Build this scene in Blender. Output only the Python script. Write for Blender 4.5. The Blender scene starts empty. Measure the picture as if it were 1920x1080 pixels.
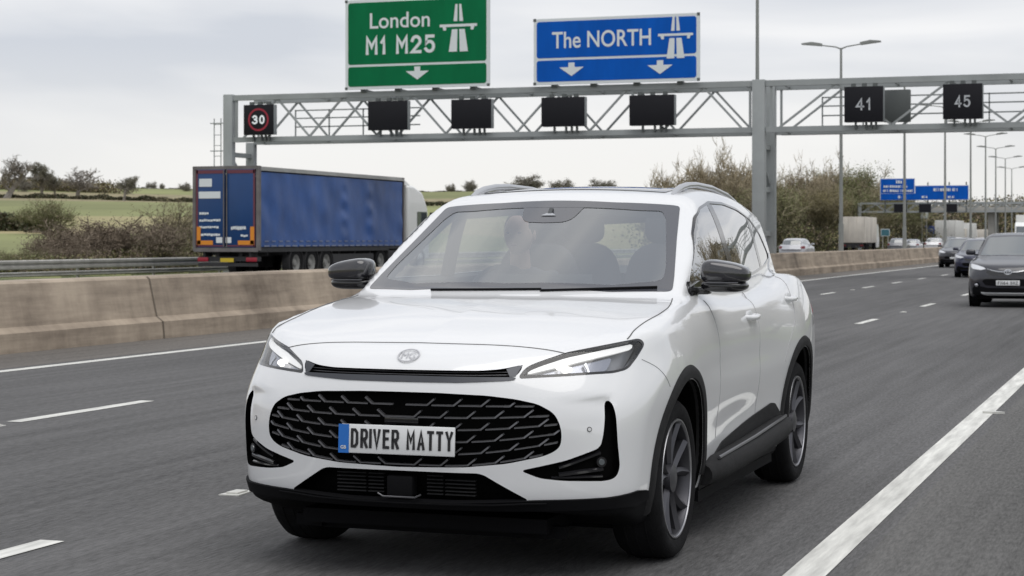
import bpy, bmesh, math, random
import numpy as np
from mathutils import Vector, Matrix, geometry
random.seed(7); rng = np.random.default_rng(7)
S = bpy.context.scene
COL = S.collection
R = math.radians

# ------------------------------------------------------------------ camera
cam_d = bpy.data.cameras.new('camera'); cam = bpy.data.objects.new('camera', cam_d); COL.objects.link(cam)
F_PX = 3540.0                                     # focal length in pixels of a 1920 wide frame
YAW = math.atan(1240 / F_PX)
cam_d.sensor_width = 36; cam_d.lens = F_PX / 1920 * 36
cam_d.shift_y = -92 / 1920
cam.location = (0, 0, 1.40); cam.rotation_euler = (R(90), 0, YAW)
cam_d.clip_start = .1; cam_d.clip_end = 6000
cam_d.dof.use_dof = True; cam_d.dof.focus_distance = 8.6; cam_d.dof.aperture_fstop = 9.0
S.camera = cam

# ------------------------------------------------------------------ sky
SUN_EL, SUN_AZ = 68, 140                          # azimuth clockwise from +Y
w = bpy.data.worlds.new("World"); S.world = w; w.use_nodes = True
nt = w.node_tree; nt.nodes.clear()
def N(t, **k):
    n = nt.nodes.new(t)
    for a, b in k.items(): setattr(n, a, b)
    return n
L = lambda a, b: nt.links.new(a, b)
out = N('ShaderNodeOutputWorld'); mixs = N('ShaderNodeMixShader')
sky = N('ShaderNodeTexSky', sky_type='NISHITA', sun_disc=False, sun_elevation=R(SUN_EL), sun_rotation=R(SUN_AZ))
bg1 = N('ShaderNodeBackground'); bg1.inputs[1].default_value = .08; L(sky.outputs[0], bg1.inputs[0])
tc = N('ShaderNodeTexCoord'); mp = N('ShaderNodeMapping'); mp.inputs['Scale'].default_value = (1.0, 1.0, 5.5)
L(tc.outputs['Generated'], mp.inputs[0])
no = N('ShaderNodeTexNoise'); no.inputs['Scale'].default_value = 2.6; no.inputs['Detail'].default_value = 5; no.inputs['Roughness'].default_value = .45; no.inputs['Distortion'].default_value = .4
L(mp.outputs[0], no.inputs['Vector'])
rp = N('ShaderNodeValToRGB'); rp.color_ramp.elements[0].position = .40; rp.color_ramp.elements[1].position = .60
rp.color_ramp.elements[0].color = (.67, .70, .76, 1); rp.color_ramp.elements[1].color = (.96, .96, .97, 1)
L(no.outputs[0], rp.inputs[0])
sx = N('ShaderNodeSeparateXYZ'); L(tc.outputs['Generated'], sx.inputs[0])
mr = N('ShaderNodeMapRange'); mr.inputs['From Min'].default_value = .0; mr.inputs['From Max'].default_value = .10; mr.inputs['To Min'].default_value = 1; mr.inputs['To Max'].default_value = 0
L(sx.outputs[2], mr.inputs[0])
mc = N('ShaderNodeMix', data_type='RGBA'); L(mr.outputs[0], mc.inputs[0]); L(rp.outputs[0], mc.inputs[6]); mc.inputs[7].default_value = (.95, .935, .90, 1)
bg2 = N('ShaderNodeBackground'); bg2.inputs[1].default_value = 1.0; L(mc.outputs[2], bg2.inputs[0])
mixs.inputs[0].default_value = .93; L(bg1.outputs[0], mixs.inputs[1]); L(bg2.outputs[0], mixs.inputs[2]); L(mixs.outputs[0], out.inputs[0])

# ------------------------------------------------------------------ sun, exposure
sd = bpy.data.lights.new('sun', 'SUN'); sd.energy = 1.7; sd.angle = R(55); sd.color = (1, .97, .93)
so = bpy.data.objects.new('sun', sd); COL.objects.link(so)
az, el = R(SUN_AZ), R(SUN_EL)
sdir = Vector((math.sin(az) * math.cos(el), math.cos(az) * math.cos(el), math.sin(el)))
so.rotation_euler = sdir.to_track_quat('Z', 'Y').to_euler()
S.view_settings.view_transform = 'Standard'; S.view_settings.look = 'None'
S.view_settings.exposure = 0; S.view_settings.gamma = 1
S.cycles.max_bounces = 8; S.cycles.transparent_max_bounces = 24; S.cycles.glossy_bounces = 4
S.cycles.caustics_reflective = False; S.cycles.caustics_refractive = False

# ------------------------------------------------------------------ helpers
def at(u, v, Y):
    """point of the plane y = Y that shows at pixel (u, v) of the 1920 wide photograph"""
    t = (u - 960) / F_PX
    dx = -math.sin(YAW) + t * math.cos(YAW); dy = math.cos(YAW) + t * math.sin(YAW)
    k = Y / dy
    return Vector((dx * k, Y, 1.4 + (448 - v) / F_PX * k))
def tag(o, label=None, cat=None, group=None, kind=None):
    if label: o['label'] = label
    if cat: o['category'] = cat
    if group: o['group'] = group
    if kind: o['kind'] = kind
    return o
def empty(name, loc=(0, 0, 0), rz=0):
    o = bpy.data.objects.new(name, None); COL.objects.link(o); o.location = loc; o.rotation_euler = (0, 0, rz)
    o.empty_display_size = .2
    return o
def mesh_obj(name, verts, faces, mats, parent=None, midx=None, smooth=True, sharp=None, loc=None):
    me = bpy.data.meshes.new(name)
    me.from_pydata([tuple(v) for v in verts], [], [tuple(int(i) for i in f) for f in faces])
    if not isinstance(mats, (list, tuple)): mats = [mats]
    for m in mats: me.materials.append(m)
    if midx is not None: me.polygons.foreach_set('material_index', np.array(midx, np.int32))
    me.update()
    if smooth:
        me.polygons.foreach_set('use_smooth', [True] * len(me.polygons))
        if sharp: me.set_sharp_from_angle(angle=R(sharp))
    o = bpy.data.objects.new(name, me); COL.objects.link(o)
    if parent: o.parent = parent
    if loc: o.location = loc
    return o
def copy_tree(o, parent=None):
    c = o.copy(); COL.objects.link(c); c.parent = parent
    for ch in [k for k in bpy.data.objects if k.parent == o]: copy_tree(ch, c)
    return c
def children_of(o): return [k for k in bpy.data.objects if k.parent == o]

class MB:
    """collects primitives and links them as ONE mesh object"""
    def __init__(s): s.v = []; s.f = []; s.m = []; s.M = Matrix.Identity(4)
    def add(s, verts, faces, mi=0):
        b = len(s.v); s.v += [tuple(s.M @ Vector(v)) for v in verts]
        s.f += [tuple(i + b for i in f) for f in faces]; s.m += [mi] * len(faces); return s
    def box(s, c, d, mi=0, rot=None, bev=0.0):
        x, y, z = d[0] / 2, d[1] / 2, d[2] / 2
        if bev:
            bm = bmesh.new(); bmesh.ops.create_cube(bm, size=1)
            for vv in bm.verts: vv.co = Vector((vv.co.x * d[0], vv.co.y * d[1], vv.co.z * d[2]))
            bmesh.ops.bevel(bm, geom=bm.edges[:], offset=bev, segments=2, profile=.5, affect='EDGES')
            vs = [v.co.copy() for v in bm.verts]; fs = [[v.index for v in f.verts] for f in bm.faces]; bm.free()
        else:
            vs = [Vector(p) for p in ((-x, -y, -z), (x, -y, -z), (x, y, -z), (-x, y, -z), (-x, -y, z), (x, -y, z), (x, y, z), (-x, y, z))]
            fs = [(0, 3, 2, 1), (4, 5, 6, 7), (0, 1, 5, 4), (1, 2, 6, 5), (2, 3, 7, 6), (3, 0, 4, 7)]
        Rm = rot if rot is not None else Matrix.Identity(3)
        return s.add([Rm @ v + Vector(c) for v in vs], fs, mi)
    def bar(s, a, b, w_, h_=None, mi=0):
        a, b = Vector(a), Vector(b); d = b - a
        q = d.to_track_quat('Y', 'Z').to_matrix()
        return s.box((a + b) / 2, (w_, d.length, h_ or w_), mi, q)
    def tube(s, pts, r, n=8, mi=0, cap=True):
        pts = [Vector(p) for p in pts]; rs = r if isinstance(r, (list, tuple)) else [r] * len(pts)
        vs = []; fs = []; prev = None
        for i, p in enumerate(pts):
            d = (pts[min(i + 1, len(pts) - 1)] - pts[max(i - 1, 0)]).normalized()
            if prev is None:
                u = d.orthogonal().normalized()
            else:
                u = (prev - d * prev.dot(d)).normalized()
            prev = u; v = d.cross(u)
            for k in range(n):
                a = 2 * math.pi * k / n; vs.append(p + (u * math.cos(a) + v * math.sin(a)) * rs[i])
        for i in range(len(pts) - 1):
            for k in range(n):
                fs.append((i * n + k, i * n + (k + 1) % n, (i + 1) * n + (k + 1) % n, (i + 1) * n + k))
        if cap: fs.append(tuple(range(n - 1, -1, -1))); fs.append(tuple(range((len(pts) - 1) * n, len(pts) * n)))
        return s.add(vs, fs, mi)
    def prism(s, poly, axis, a, b, mi=0):
        """2D polygon extruded along an axis from a to b; poly in the two other axes"""
        n = len(poly); vs = []
        for t in (a, b):
            for p in poly: vs.append({'x': (t, p[0], p[1]), 'y': (p[0], t, p[1]), 'z': (p[0], p[1], t)}[axis])
        fs = [tuple(range(n)), tuple(range(2 * n - 1, n - 1, -1))] + [(i, i + n, (i + 1) % n + n, (i + 1) % n) for i in range(n)]
        return s.add(vs, fs, mi)
    def lathe(s, prof, axis='x', n=48, mi=0, c=(0, 0, 0), closed=False):
        """prof = [(along, radius)]"""
        vs = []; fs = []; m = len(prof)
        for k in range(n):
            a = 2 * math.pi * k / n; ca, sa = math.cos(a), math.sin(a)
            for t, r in prof:
                vs.append(Vector(c) + Vector({'x': (t, r * ca, r * sa), 'y': (r * ca, t, r * sa), 'z': (r * ca, r * sa, t)}[axis]))
        for k in range(n):
            for i in range(m if closed else m - 1):
                j = (i + 1) % m; k2 = (k + 1) % n
                fs.append((k * m + i, k * m + j, k2 * m + j, k2 * m + i))
        return s.add(vs, fs, mi)
    def build(s, name, mats, parent=None, smooth=None, sharp=40, loc=None, recalc=True):
        o = mesh_obj(name, s.v, s.f, mats, parent, s.m, smooth=False, loc=loc)
        if recalc:
            bm = bmesh.new(); bm.from_mesh(o.data); bmesh.ops.recalc_face_normals(bm, faces=bm.faces); bm.to_mesh(o.data); bm.free()
        if smooth is not False:
            o.data.polygons.foreach_set('use_smooth', [True] * len(o.data.polygons)); o.data.set_sharp_from_angle(angle=R(sharp))
        return o

def text_mesh(name, s, wdt, hgt, m, parent, M, bold=0.0, space=1.0, depth=.0):
    """lettering as a flat mesh fitted into wdt x hgt, centred on the matrix M (x right, y up)"""
    cu = bpy.data.curves.new('lettering', 'FONT'); cu.body = s; cu.size = 1; cu.offset = bold; cu.space_character = space
    cu.align_x = 'CENTER'; cu.extrude = depth; cu.resolution_u = 4
    t = bpy.data.objects.new('lettering', cu); COL.objects.link(t)
    dg = bpy.context.evaluated_depsgraph_get(); me = bpy.data.meshes.new_from_object(t.evaluated_get(dg))
    bpy.data.objects.remove(t); bpy.data.curves.remove(cu)
    co = np.array([tuple(v.co) for v in me.vertices]); fs = [tuple(p.vertices) for p in me.polygons]; bpy.data.meshes.remove(me)
    lo, hi = co.min(0), co.max(0); c = (lo + hi) / 2
    co[:, 0] = (co[:, 0] - c[0]) * wdt / (hi[0] - lo[0]); co[:, 1] = (co[:, 1] - c[1]) * hgt / (hi[1] - lo[1])
    V = []; Fs = []; k = bold * hgt                              # heavier weight: the same letters laid a hair apart
    for i, (dx, dy) in enumerate(((0, 0), (k, 0), (-k, 0), (0, k), (0, -k)) if bold else ((0, 0),)):
        q = co.copy(); q[:, 0] += dx; q[:, 1] += dy; q[:, 2] += .0006 * i; b0 = len(V); V += list(q); Fs += [tuple(j + b0 for j in f) for f in fs]
    P = np.array(M); V = np.array(V) @ P[:3, :3].T + P[:3, 3]
    me = bpy.data.meshes.new(name); me.from_pydata([tuple(v) for v in V], [], Fs); me.materials.append(m); me.update()
    o = bpy.data.objects.new(name, me); COL.objects.link(o); o.parent = parent
    return o

# ------------------------------------------------------------------ materials
MATS = {}
def mat(name, col, rough=.5, metal=0, var=0.0, vscale=6.0, bump=0.0, bscale=60.0, emit=0, coat=0, stretch=(1, 1, 1), var2=None, ior=1.5, spec=None, coord='Object', sigma=None):
    m = bpy.data.materials.new(name); m.use_nodes = True; t = m.node_tree; b = t.nodes['Principled BSDF']
    b.inputs['Base Color'].default_value = (*col, 1); b.inputs['Roughness'].default_value = rough; b.inputs['Metallic'].default_value = metal
    b.inputs['IOR'].default_value = ior
    if spec is not None: b.inputs['Specular IOR Level'].default_value = spec
    if coat: b.inputs['Coat Weight'].default_value = coat; b.inputs['Coat Roughness'].default_value = .03
    if emit: b.inputs['Emission Color'].default_value = (*col, 1); b.inputs['Emission Strength'].default_value = emit
    if var or bump:
        tcn = t.nodes.new('ShaderNodeTexCoord'); mpn = t.nodes.new('ShaderNodeMapping'); mpn.inputs['Scale'].default_value = stretch
        t.links.new(tcn.outputs[coord], mpn.inputs[0])
    if var:
        n = t.nodes.new('ShaderNodeTexNoise'); n.inputs['Scale'].default_value = vscale; n.inputs['Detail'].default_value = 6; n.inputs['Roughness'].default_value = .6
        t.links.new(mpn.outputs[0], n.inputs['Vector'])
        r = t.nodes.new('ShaderNodeValToRGB'); r.color_ramp.elements[0].position = .3; r.color_ramp.elements[1].position = .7
        c2 = var2 or tuple(min(1, c * (1 + var)) for c in col)
        c1 = tuple(c * (1 - var) for c in col) if var2 is None else col
        r.color_ramp.elements[0].color = (*c1, 1); r.color_ramp.elements[1].color = (*c2, 1)
        t.links.new(n.outputs[0], r.inputs[0]); t.links.new(r.outputs[0], b.inputs['Base Color'])
    if bump:
        n2 = t.nodes.new('ShaderNodeTexNoise'); n2.inputs['Scale'].default_value = bscale; n2.inputs['Detail'].default_value = 4
        t.links.new(mpn.outputs[0], n2.inputs['Vector'])
        bu = t.nodes.new('ShaderNodeBump'); bu.inputs['Strength'].default_value = bump; bu.inputs['Distance'].default_value = .02
        t.links.new(n2.outputs[0], bu.inputs['Height']); t.links.new(bu.outputs[0], b.inputs['Normal'])
    MATS[name] = m
    return m
def glass_mat(name, tint, k=.2, base=.0, ior=1.6, refl=(1, 1, 1)):
    m = bpy.data.materials.new(name); m.use_nodes = True; t = m.node_tree; t.nodes.clear()
    o = t.nodes.new('ShaderNodeOutputMaterial'); mx = t.nodes.new('ShaderNodeMixShader'); tr = t.nodes.new('ShaderNodeBsdfTransparent'); gl = t.nodes.new('ShaderNodeBsdfGlossy')
    tr.inputs[0].default_value = (*tint, 1); gl.inputs['Color'].default_value = (*refl, 1); gl.inputs['Roughness'].default_value = .015
    lw = t.nodes.new('ShaderNodeLayerWeight'); lw.inputs['Blend'].default_value = .5
    fr = t.nodes.new('ShaderNodeMath'); fr.operation = 'POWER'; fr.inputs[1].default_value = ior; t.links.new(lw.outputs['Facing'], fr.inputs[0])
    ad = t.nodes.new('ShaderNodeMath'); ad.operation = 'MULTIPLY_ADD'; ad.inputs[1].default_value = 1 - base; ad.inputs[2].default_value = base; ad.use_clamp = True
    t.links.new(fr.outputs[0], ad.inputs[0]); t.links.new(ad.outputs[0], mx.inputs[0])
    t.links.new(tr.outputs[0], mx.inputs[1]); t.links.new(gl.outputs[0], mx.inputs[2]); t.links.new(mx.outputs[0], o.inputs[0])
    MATS[name] = m
    return m

M_PAINT = mat('white_paint', (.745, .755, .77), .30, coat=1.0)
M_BLACK = mat('black_plastic', (.005, .005, .006), .75, spec=.12)
M_GLOSSBLACK = mat('gloss_black', (.012, .012, .014), .12, coat=.5)
M_RECESS = mat('recess_black', (.003, .003, .003), .8, spec=.05)
M_CLAD = mat('dark_grey_cladding', (.020, .020, .021), .75, spec=.18, var=.25, vscale=30, bump=.15, bscale=400)
M_FRIT = mat('dark_glass_border', (.062, .064, .075), .12, coat=1.0)
M_CHROME = mat('satin_chrome', (.62, .63, .65), .18, metal=1)
M_SLATE = mat('dark_satin_metal', (.14, .14, .15), .36, metal=.7)
M_LIP = mat('slate_lip', (.06, .063, .072), .3, metal=.4)
M_TYRE = mat('tyre_rubber', (.011, .011, .012), .9, spec=.15, var=.3, vscale=14, bump=.2, bscale=120)
M_RIM = mat('dark_alloy', (.085, .085, .095), .42, metal=.8)
M_RIMEDGE = mat('machined_alloy', (.36, .36, .38), .35, metal=1)
M_INT = mat('interior_plastic', (.06, .065, .07), .6)
M_SEAT = mat('seat_fabric', (.05, .052, .056), .85)
M_GLASS = glass_mat('windscreen_glass', (.86, .90, .89), base=.33, ior=4.0, refl=(.96, .98, 1))
M_SGLASS = glass_mat('tinted_side_glass', (.80, .84, .83), base=.28, ior=2.6)
M_ROOFG = glass_mat('roof_glass', (.60, .62, .64), base=.10, ior=3.0)
M_DARKGLASS = mat('dark_car_glass', (.085, .10, .108), .06, coat=1, ior=2.0)
M_LENS = glass_mat('lamp_lens', (.92, .93, .95), base=.05, ior=4.5)
M_LAMPIN = mat('lamp_reflector', (.5, .5, .53), .2, metal=1)
M_DRL = mat('daytime_lamp', (.80, .79, .76), .3, emit=.38)
M_BEAM = mat('lit_lamp', (1, .97, .90), .3, emit=1.3)
M_WHITE = mat('plate_white', (.72, .73, .74), .4)
M_BLUE = mat('plate_blue', (.012, .14, .50), .4)
M_INK = mat('plate_ink', (.01, .01, .012), .5)
M_GAP = mat('panel_gap', (.10, .10, .10), .8)
M_SKIN = mat('skin', (.62, .42, .34), .5)
M_HAIR = mat('hair', (.12, .09, .07), .8)
M_CLOTH = mat('grey_cloth', (.10, .11, .13), .9)
M_RED = mat('tail_lamp_red', (.35, .01, .015), .25, coat=1)
M_REDLIT = mat('tail_lamp_lit', (.28, .015, .03), .4, emit=.08)

def arc(cx, cy, rx, ry, a0, a1, n=10): return [(cx + rx * math.cos(R(a0 + (a1 - a0) * k / n)), cy + ry * math.sin(R(a0 + (a1 - a0) * k / n))) for k in range(n + 1)]
GLYPH = {'D': [[(0, 0), (0, 1), (.62, 1), (1, .82), (1, .18), (.62, 0), (0, 0)]], 'R': [[(0, 0), (0, 1), (.75, 1), (1, .88), (1, .60), (.75, .46), (0, .46)], [(.45, .46), (1, 0)]],
      'I': [[(0, 0), (0, 1)]], 'V': [[(0, 1), (.5, 0), (1, 1)]], 'E': [[(1, 1), (0, 1), (0, 0), (1, 0)], [(0, .52), (.85, .52)]],
      'M': [[(0, 0), (0, 1), (.5, .42), (1, 1), (1, 0)]], 'A': [[(0, 0), (.5, 1), (1, 0)], [(.2, .28), (.8, .28)]], 'T': [[(0, 1), (1, 1)], [(.5, 1), (.5, 0)]],
      'Y': [[(0, 1), (.5, .5), (1, 1)], [(.5, .5), (.5, 0)]], 'F': [[(1, 1), (0, 1), (0, 0)], [(0, .52), (.85, .52)]], 'N': [[(0, 0), (0, 1), (1, 0), (1, 1)]],
      'S': [arc(.5, .75, .5, .25, 20, 270) + arc(.5, .25, .5, .25, 90, -160)], 'H': [[(0, 0), (0, 1)], [(1, 0), (1, 1)], [(0, .5), (1, .5)]], 'Z': [[(0, 1), (1, 1), (0, 0), (1, 0)]],
      '1': [[(.0, .72), (.62, 1), (.62, 0)]], '2': [arc(.5, .70, .5, .30, 170, -25) + [(0, 0), (1, 0)]], '5': [[(.92, 1), (.12, 1), (.06, .55)] + arc(.46, .33, .54, .33, 130, -150)],
      '3': [arc(.46, .75, .48, .25, 150, -85) + arc(.44, .26, .56, .26, 85, -150)], '0': [arc(.5, .5, .5, .5, 90, 450, 20)], '4': [[(.72, 0), (.72, 1), (0, .28), (1, .28)]], '6': [arc(.5, .30, .5, .30, 90, 450, 16), [(.02, .34), (.2, .75), (.7, 1)]]}
def strokes(name, text, m, parent, M, W, H, st, gap=.42, wd=None):
    """lettering drawn with strokes of even width st, fitted into W x H"""
    wd = dict({'I': .12, ' ': .42, 'M': 1.12, 'E': .88, 'T': .9, '1': .6}, **(wd or {}))
    tot = sum(wd.get(c, 1) for c in text) + gap * (len(text) - 1); u = W / tot; x = -W / 2
    b = MB(); b.M = M; lay = 0
    for c in text:
        w_ = wd.get(c, 1) * u
        for pl_ in GLYPH.get(c, []):
            pp = [(x + (p[0] * (w_ - st) + st / 2 if c != 'I' else w_ / 2), -H / 2 + st / 2 + p[1] * (H - st)) for p in pl_]
            n_ = len(pp); L_ = []; R_ = []; closed = n_ > 3 and (Vector(pp[0]) - Vector(pp[-1])).length < 1e-5
            for i in range(n_):
                p = Vector(pp[i]); a = Vector(pp[i - 1]) if i else (Vector(pp[-2]) if closed else None); q = Vector(pp[i + 1]) if i < n_ - 1 else (Vector(pp[1]) if closed else None)
                d1 = (p - a).normalized() if a is not None else (q - p).normalized(); d2 = (q - p).normalized() if q is not None else d1
                n1 = Vector((-d1.y, d1.x)); n2 = Vector((-d2.y, d2.x)); m_ = (n1 + n2).normalized(); k = st / 2 / max(.45, m_.dot(n1))
                e = Vector((0, 0))
                if a is None: e = -d2 * st / 2
                if q is None: e = d1 * st / 2
                L_.append(p + m_ * k + e); R_.append(p - m_ * k + e)
            z_ = .0002 * (lay % 3); lay += 1
            b.add([(v.x, v.y, z_) for v in L_] + [(v.x, v.y, z_) for v in R_], [(i, i + n_, i + 1 + n_, i + 1) for i in range(n_ - 1)])
        x += w_ + gap * u
    return b.build(name, m, parent, smooth=False, recalc=False)
# ---------------------------------------------------------------- the white car's body shape, as a smooth field
# car-local frame: x across (positive towards the hard shoulder), y back from the front axle, z up
def smooth_curve(pts, sigma=0.03, lo=-3.0, hi=6.0, n=4501):
    xs = np.linspace(lo, hi, n); p = np.array(pts, float)
    ys = np.interp(xs, p[:, 0], p[:, 1])
    # straight-line extrapolation keeps the ends from flattening
    for side in (0, -1):
        a, b = (0, 1) if side == 0 else (-1, -2)
        m = (p[b, 1] - p[a, 1]) / (p[b, 0] - p[a, 0])
        k = xs < p[0, 0] if side == 0 else xs > p[-1, 0]
        ys[k] = p[a, 1] + m * (xs[k] - p[a, 0])
    h = xs[1] - xs[0]; r = int(4 * sigma / h) + 1
    g = np.exp(-0.5 * (np.arange(-r, r + 1) * h / sigma) ** 2); g /= g.sum()
    ys = np.convolve(np.pad(ys, r, mode='edge'), g, mode='valid')
    return lambda v: np.interp(v, xs, ys)

def smax(a, b, k):
    h = np.clip(0.5 + 0.5 * (a - b) / k, 0, 1)
    return b + (a - b) * h + k * h * (1 - h)
def smin(a, b, k): return -smax(-a, -b, k)

c_hood = smooth_curve([(-1.05, .83), (-.95, .875), (-.88, .915), (-.78, .955), (-.6, 1.0), (-.3, 1.06), (0, 1.105), (.3, 1.14), (.55, 1.155), (.8, 1.14), (1.2, 1.11), (1.8, 1.11), (2.4, 1.15), (2.9, 1.22), (3.3, 1.21), (3.7, 1.13)], .06)
c_crown = smooth_curve([(0, 0), (.3, .004), (.5, .012), (.65, .020), (.78, .026), (.88, .035), (1.0, .06)], .04)
c_wy = smooth_curve([(-1.1, .84), (-.8, .88), (-.5, .915), (-.2, .937), (.2, .94), (.6, .93), (1.0, .924), (1.7, .924), (2.3, .932), (2.75, .944), (3.1, .94), (3.4, .915), (3.8, .86)], .12)
c_sz = smooth_curve([(.15, .90), (.25, .945), (.35, .972), (.47, .982), (.6, .992), (.72, 1.0), (.84, 1.0), (.92, .995), (.98, .983), (1.04, .965), (1.12, .93), (1.25, .85)], .03)
c_face = smooth_curve([(.12, .16), (.2, .10), (.28, .045), (.36, .012), (.5, .0), (.62, -.01), (.74, -.005), (.82, .015), (.88, .04), (.95, .085), (1.05, .2)], .03)
c_plan = smooth_curve([(0, 0), (.2, .004), (.4, .034), (.55, .084), (.68, .145), (.78, .212), (.86, .295), (.92, .40), (1.0, .64)], .04)
c_lean = smooth_curve([(.1, 0), (.7, 0), (.92, .3), (1.0, .2), (1.2, 0)], .05)
c_gw = smooth_curve([(.9, .87), (1.0, .855), (1.1, .835), (1.25, .80), (1.4, .76), (1.52, .72), (1.6, .68), (1.7, .61)], .04)
c_gy = smooth_curve([(0, .97), (.6, 1.0), (1.2, 1.01), (2.0, .985), (2.6, .935), (3.1, .87), (3.6, .80)], .15)
c_roof = smooth_curve([(.6, 1.50), (1.0, 1.595), (1.3, 1.65), (1.7, 1.688), (2.1, 1.69), (2.6, 1.665), (3.0, 1.615), (3.4, 1.545), (3.8, 1.48)], .15)
c_rear = smooth_curve([(.15, .12), (.3, .02), (.5, .0), (.7, .0), (.9, .03), (1.1, .08), (1.3, .2)], .05)
WS_Y0, WS_Z0, WS_M = .28, 1.13, 1.86

def field(p):
    x = np.abs(p[..., 0]); y = p[..., 1]; z = p[..., 2]
    top = z - (c_hood(y) - c_crown(x) * np.clip(1.15 - .35 * np.clip(y, 0, 1), 0, 2))
    hump = .016 * np.exp(-((y - 0) / .42) ** 2) * np.exp(-((z - .78) / .16) ** 2) \
        + .02 * np.exp(-((y - 2.78) / .5) ** 2) * np.exp(-((z - .85) / .2) ** 2) \
        - .020 * np.exp(-((y - 1.4) / .6) ** 2) * np.exp(-((z - .50) / .10) ** 2) \
        - .006 * np.exp(-((y - 1.4) / .9) ** 2) * np.exp(-((z - .80) / .06) ** 2)
    side = x - (c_wy(y) * c_sz(z) + hump)
    sg = lambda v: 1 / (1 + np.exp(-np.clip(v, -30, 30)))
    pocket = .022 * sg((.752 - z) / .007) * sg((.812 - x) / .006) * np.clip((x - .58) / .2, 0, 1) ** 1.5 * np.clip((z - .45) / .2, 0, 1)
    front = (-.95 + pocket + c_face(z) + c_plan(x) * (1 + 1.6 * c_lean(z)) - y) * .9
    rear = y - (3.72 - c_rear(z) - .22 * (x / .9) ** 4)
    bot = (.19 + .11 * np.clip((-y - .35) / .25, 0, 1) * np.clip(1.5 - x, 0, 1)) - z
    low = smax(top, side, .045)
    low = smax(low, front, .08)
    low = smax(low, rear, .12)
    low = smax(low, bot, .04)
    groof = z - (c_roof(y) - (.028 * (x / .6) ** 2))
    gside = (x - c_gw(z) * c_gy(y)) * .93
    gfront = ((WS_Y0 + (z - WS_Z0) * WS_M + .14 * (x / .7) ** 2) - y) / math.sqrt(1 + WS_M ** 2)
    grear = (y - (3.66 - (z - 1.05) * .75 - .10 * (x / .7) ** 2)) / 1.2
    g = smax(groof, gside, .07)
    g = smax(g, gfront, .025)
    g = smax(g, grear, .08)
    g = smax(g, .8 - z, .02)
    return smin(low, g, .035)

def field_grad(p, h=.002):
    g = np.empty_like(p)
    for a in range(3):
        d = np.zeros(3); d[a] = h
        g[..., a] = field(p + d) - field(p - d)
    return g / np.maximum(np.linalg.norm(g, axis=-1, keepdims=True), 1e-9)

def cast(o, d, fn=field, tmax=3.0, n=150):
    """last outside->inside crossing seen from o along d (both Nx3): distance, nan when missed"""
    t = np.linspace(0, tmax, n); o = np.atleast_2d(o); d = np.atleast_2d(d)
    hit = np.full(len(o), np.nan)
    prev = fn(o); done = np.zeros(len(o), bool); lo = np.zeros(len(o)); hi = np.zeros(len(o))
    act = np.arange(len(o))
    for i in range(1, n):
        cur = fn(o[act] + d[act] * t[i])
        k = prev * cur <= 0; h_ = act[k]
        lo[h_] = t[i - 1]; hi[h_] = t[i]; done[h_] = True
        act = act[~k]; prev = cur[~k]
        if not len(act): break
    s0 = fn(o + d * lo[:, None])
    for _ in range(22):
        m = .5 * (lo + hi); v = fn(o + d * m[:, None]); same = v * s0 > 0
        lo = np.where(same, m, lo); hi = np.where(same, hi, m)
    hit[done] = (.5 * (lo + hi))[done]
    return hit
def on_front(x, z):      # y of the body surface met from the front at (x, z)
    x = np.atleast_1d(np.asarray(x, float)); z = np.atleast_1d(np.asarray(z, float))
    o = np.stack([x, np.full_like(x, -1.3), z], -1)
    return -1.3 + cast(o, np.tile([0., 1., 0.], (len(x), 1)), tmax=3.2, n=200)
def on_side(y, z, sgn=1):   # |x| of the body surface met from the side at (y, z)
    y = np.atleast_1d(np.asarray(y, float)); z = np.atleast_1d(np.asarray(z, float))
    o = np.stack([np.full_like(y, 1.2), y, z], -1)
    return 1.2 - cast(o, np.tile([-1., 0., 0.], (len(y), 1)), tmax=1.2, n=240)
def on_top(x, y):
    x = np.atleast_1d(np.asarray(x, float)); y = np.atleast_1d(np.asarray(y, float))
    o = np.stack([x, y, np.full_like(x, 1.9)], -1)
    return 1.9 - cast(o, np.tile([0., 0., -1.], (len(x), 1)), tmax=1.7, n=340)
# ------------------------------------------------------------------ the motorway's line: straight, then a slight bend to the left
def shift(y):
    y = np.asarray(y, float); a = np.clip(y - 130, 0, 56.25)
    return -(.0008 * a ** 2 + .09 * np.clip(y - 186.25, 0, None))
def range_h(r): return np.interp(r, [0, 85, 100, 160, 260, 380, 545, 610, 800, 1500, 4000], [0, .1, .5, 1.9, 4.7, 9.0, 16.4, 17.4, 14, 6, 0])
def terrain(x, y):
    sh = shift(y); d = np.maximum(np.maximum(-(x - sh) - 36.5, (x - sh) - 9), 0); r = np.hypot(x, y)
    s = np.clip(d / 26, 0, 1); s = s * s * (3 - 2 * s)
    az_ = np.degrees(np.arctan2(x, np.maximum(y, 1e-3))); k_ = np.interp(az_, [-40, -33, -22, -14, -6, 2], [1.02, .98, .90, .95, .8, .75])
    return -.05 + s * k_ * range_h(r) + .25 * s * np.sin(x * .031 + 1) * np.sin(y * .027) * np.clip(r / 300, 0, 1)

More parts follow.
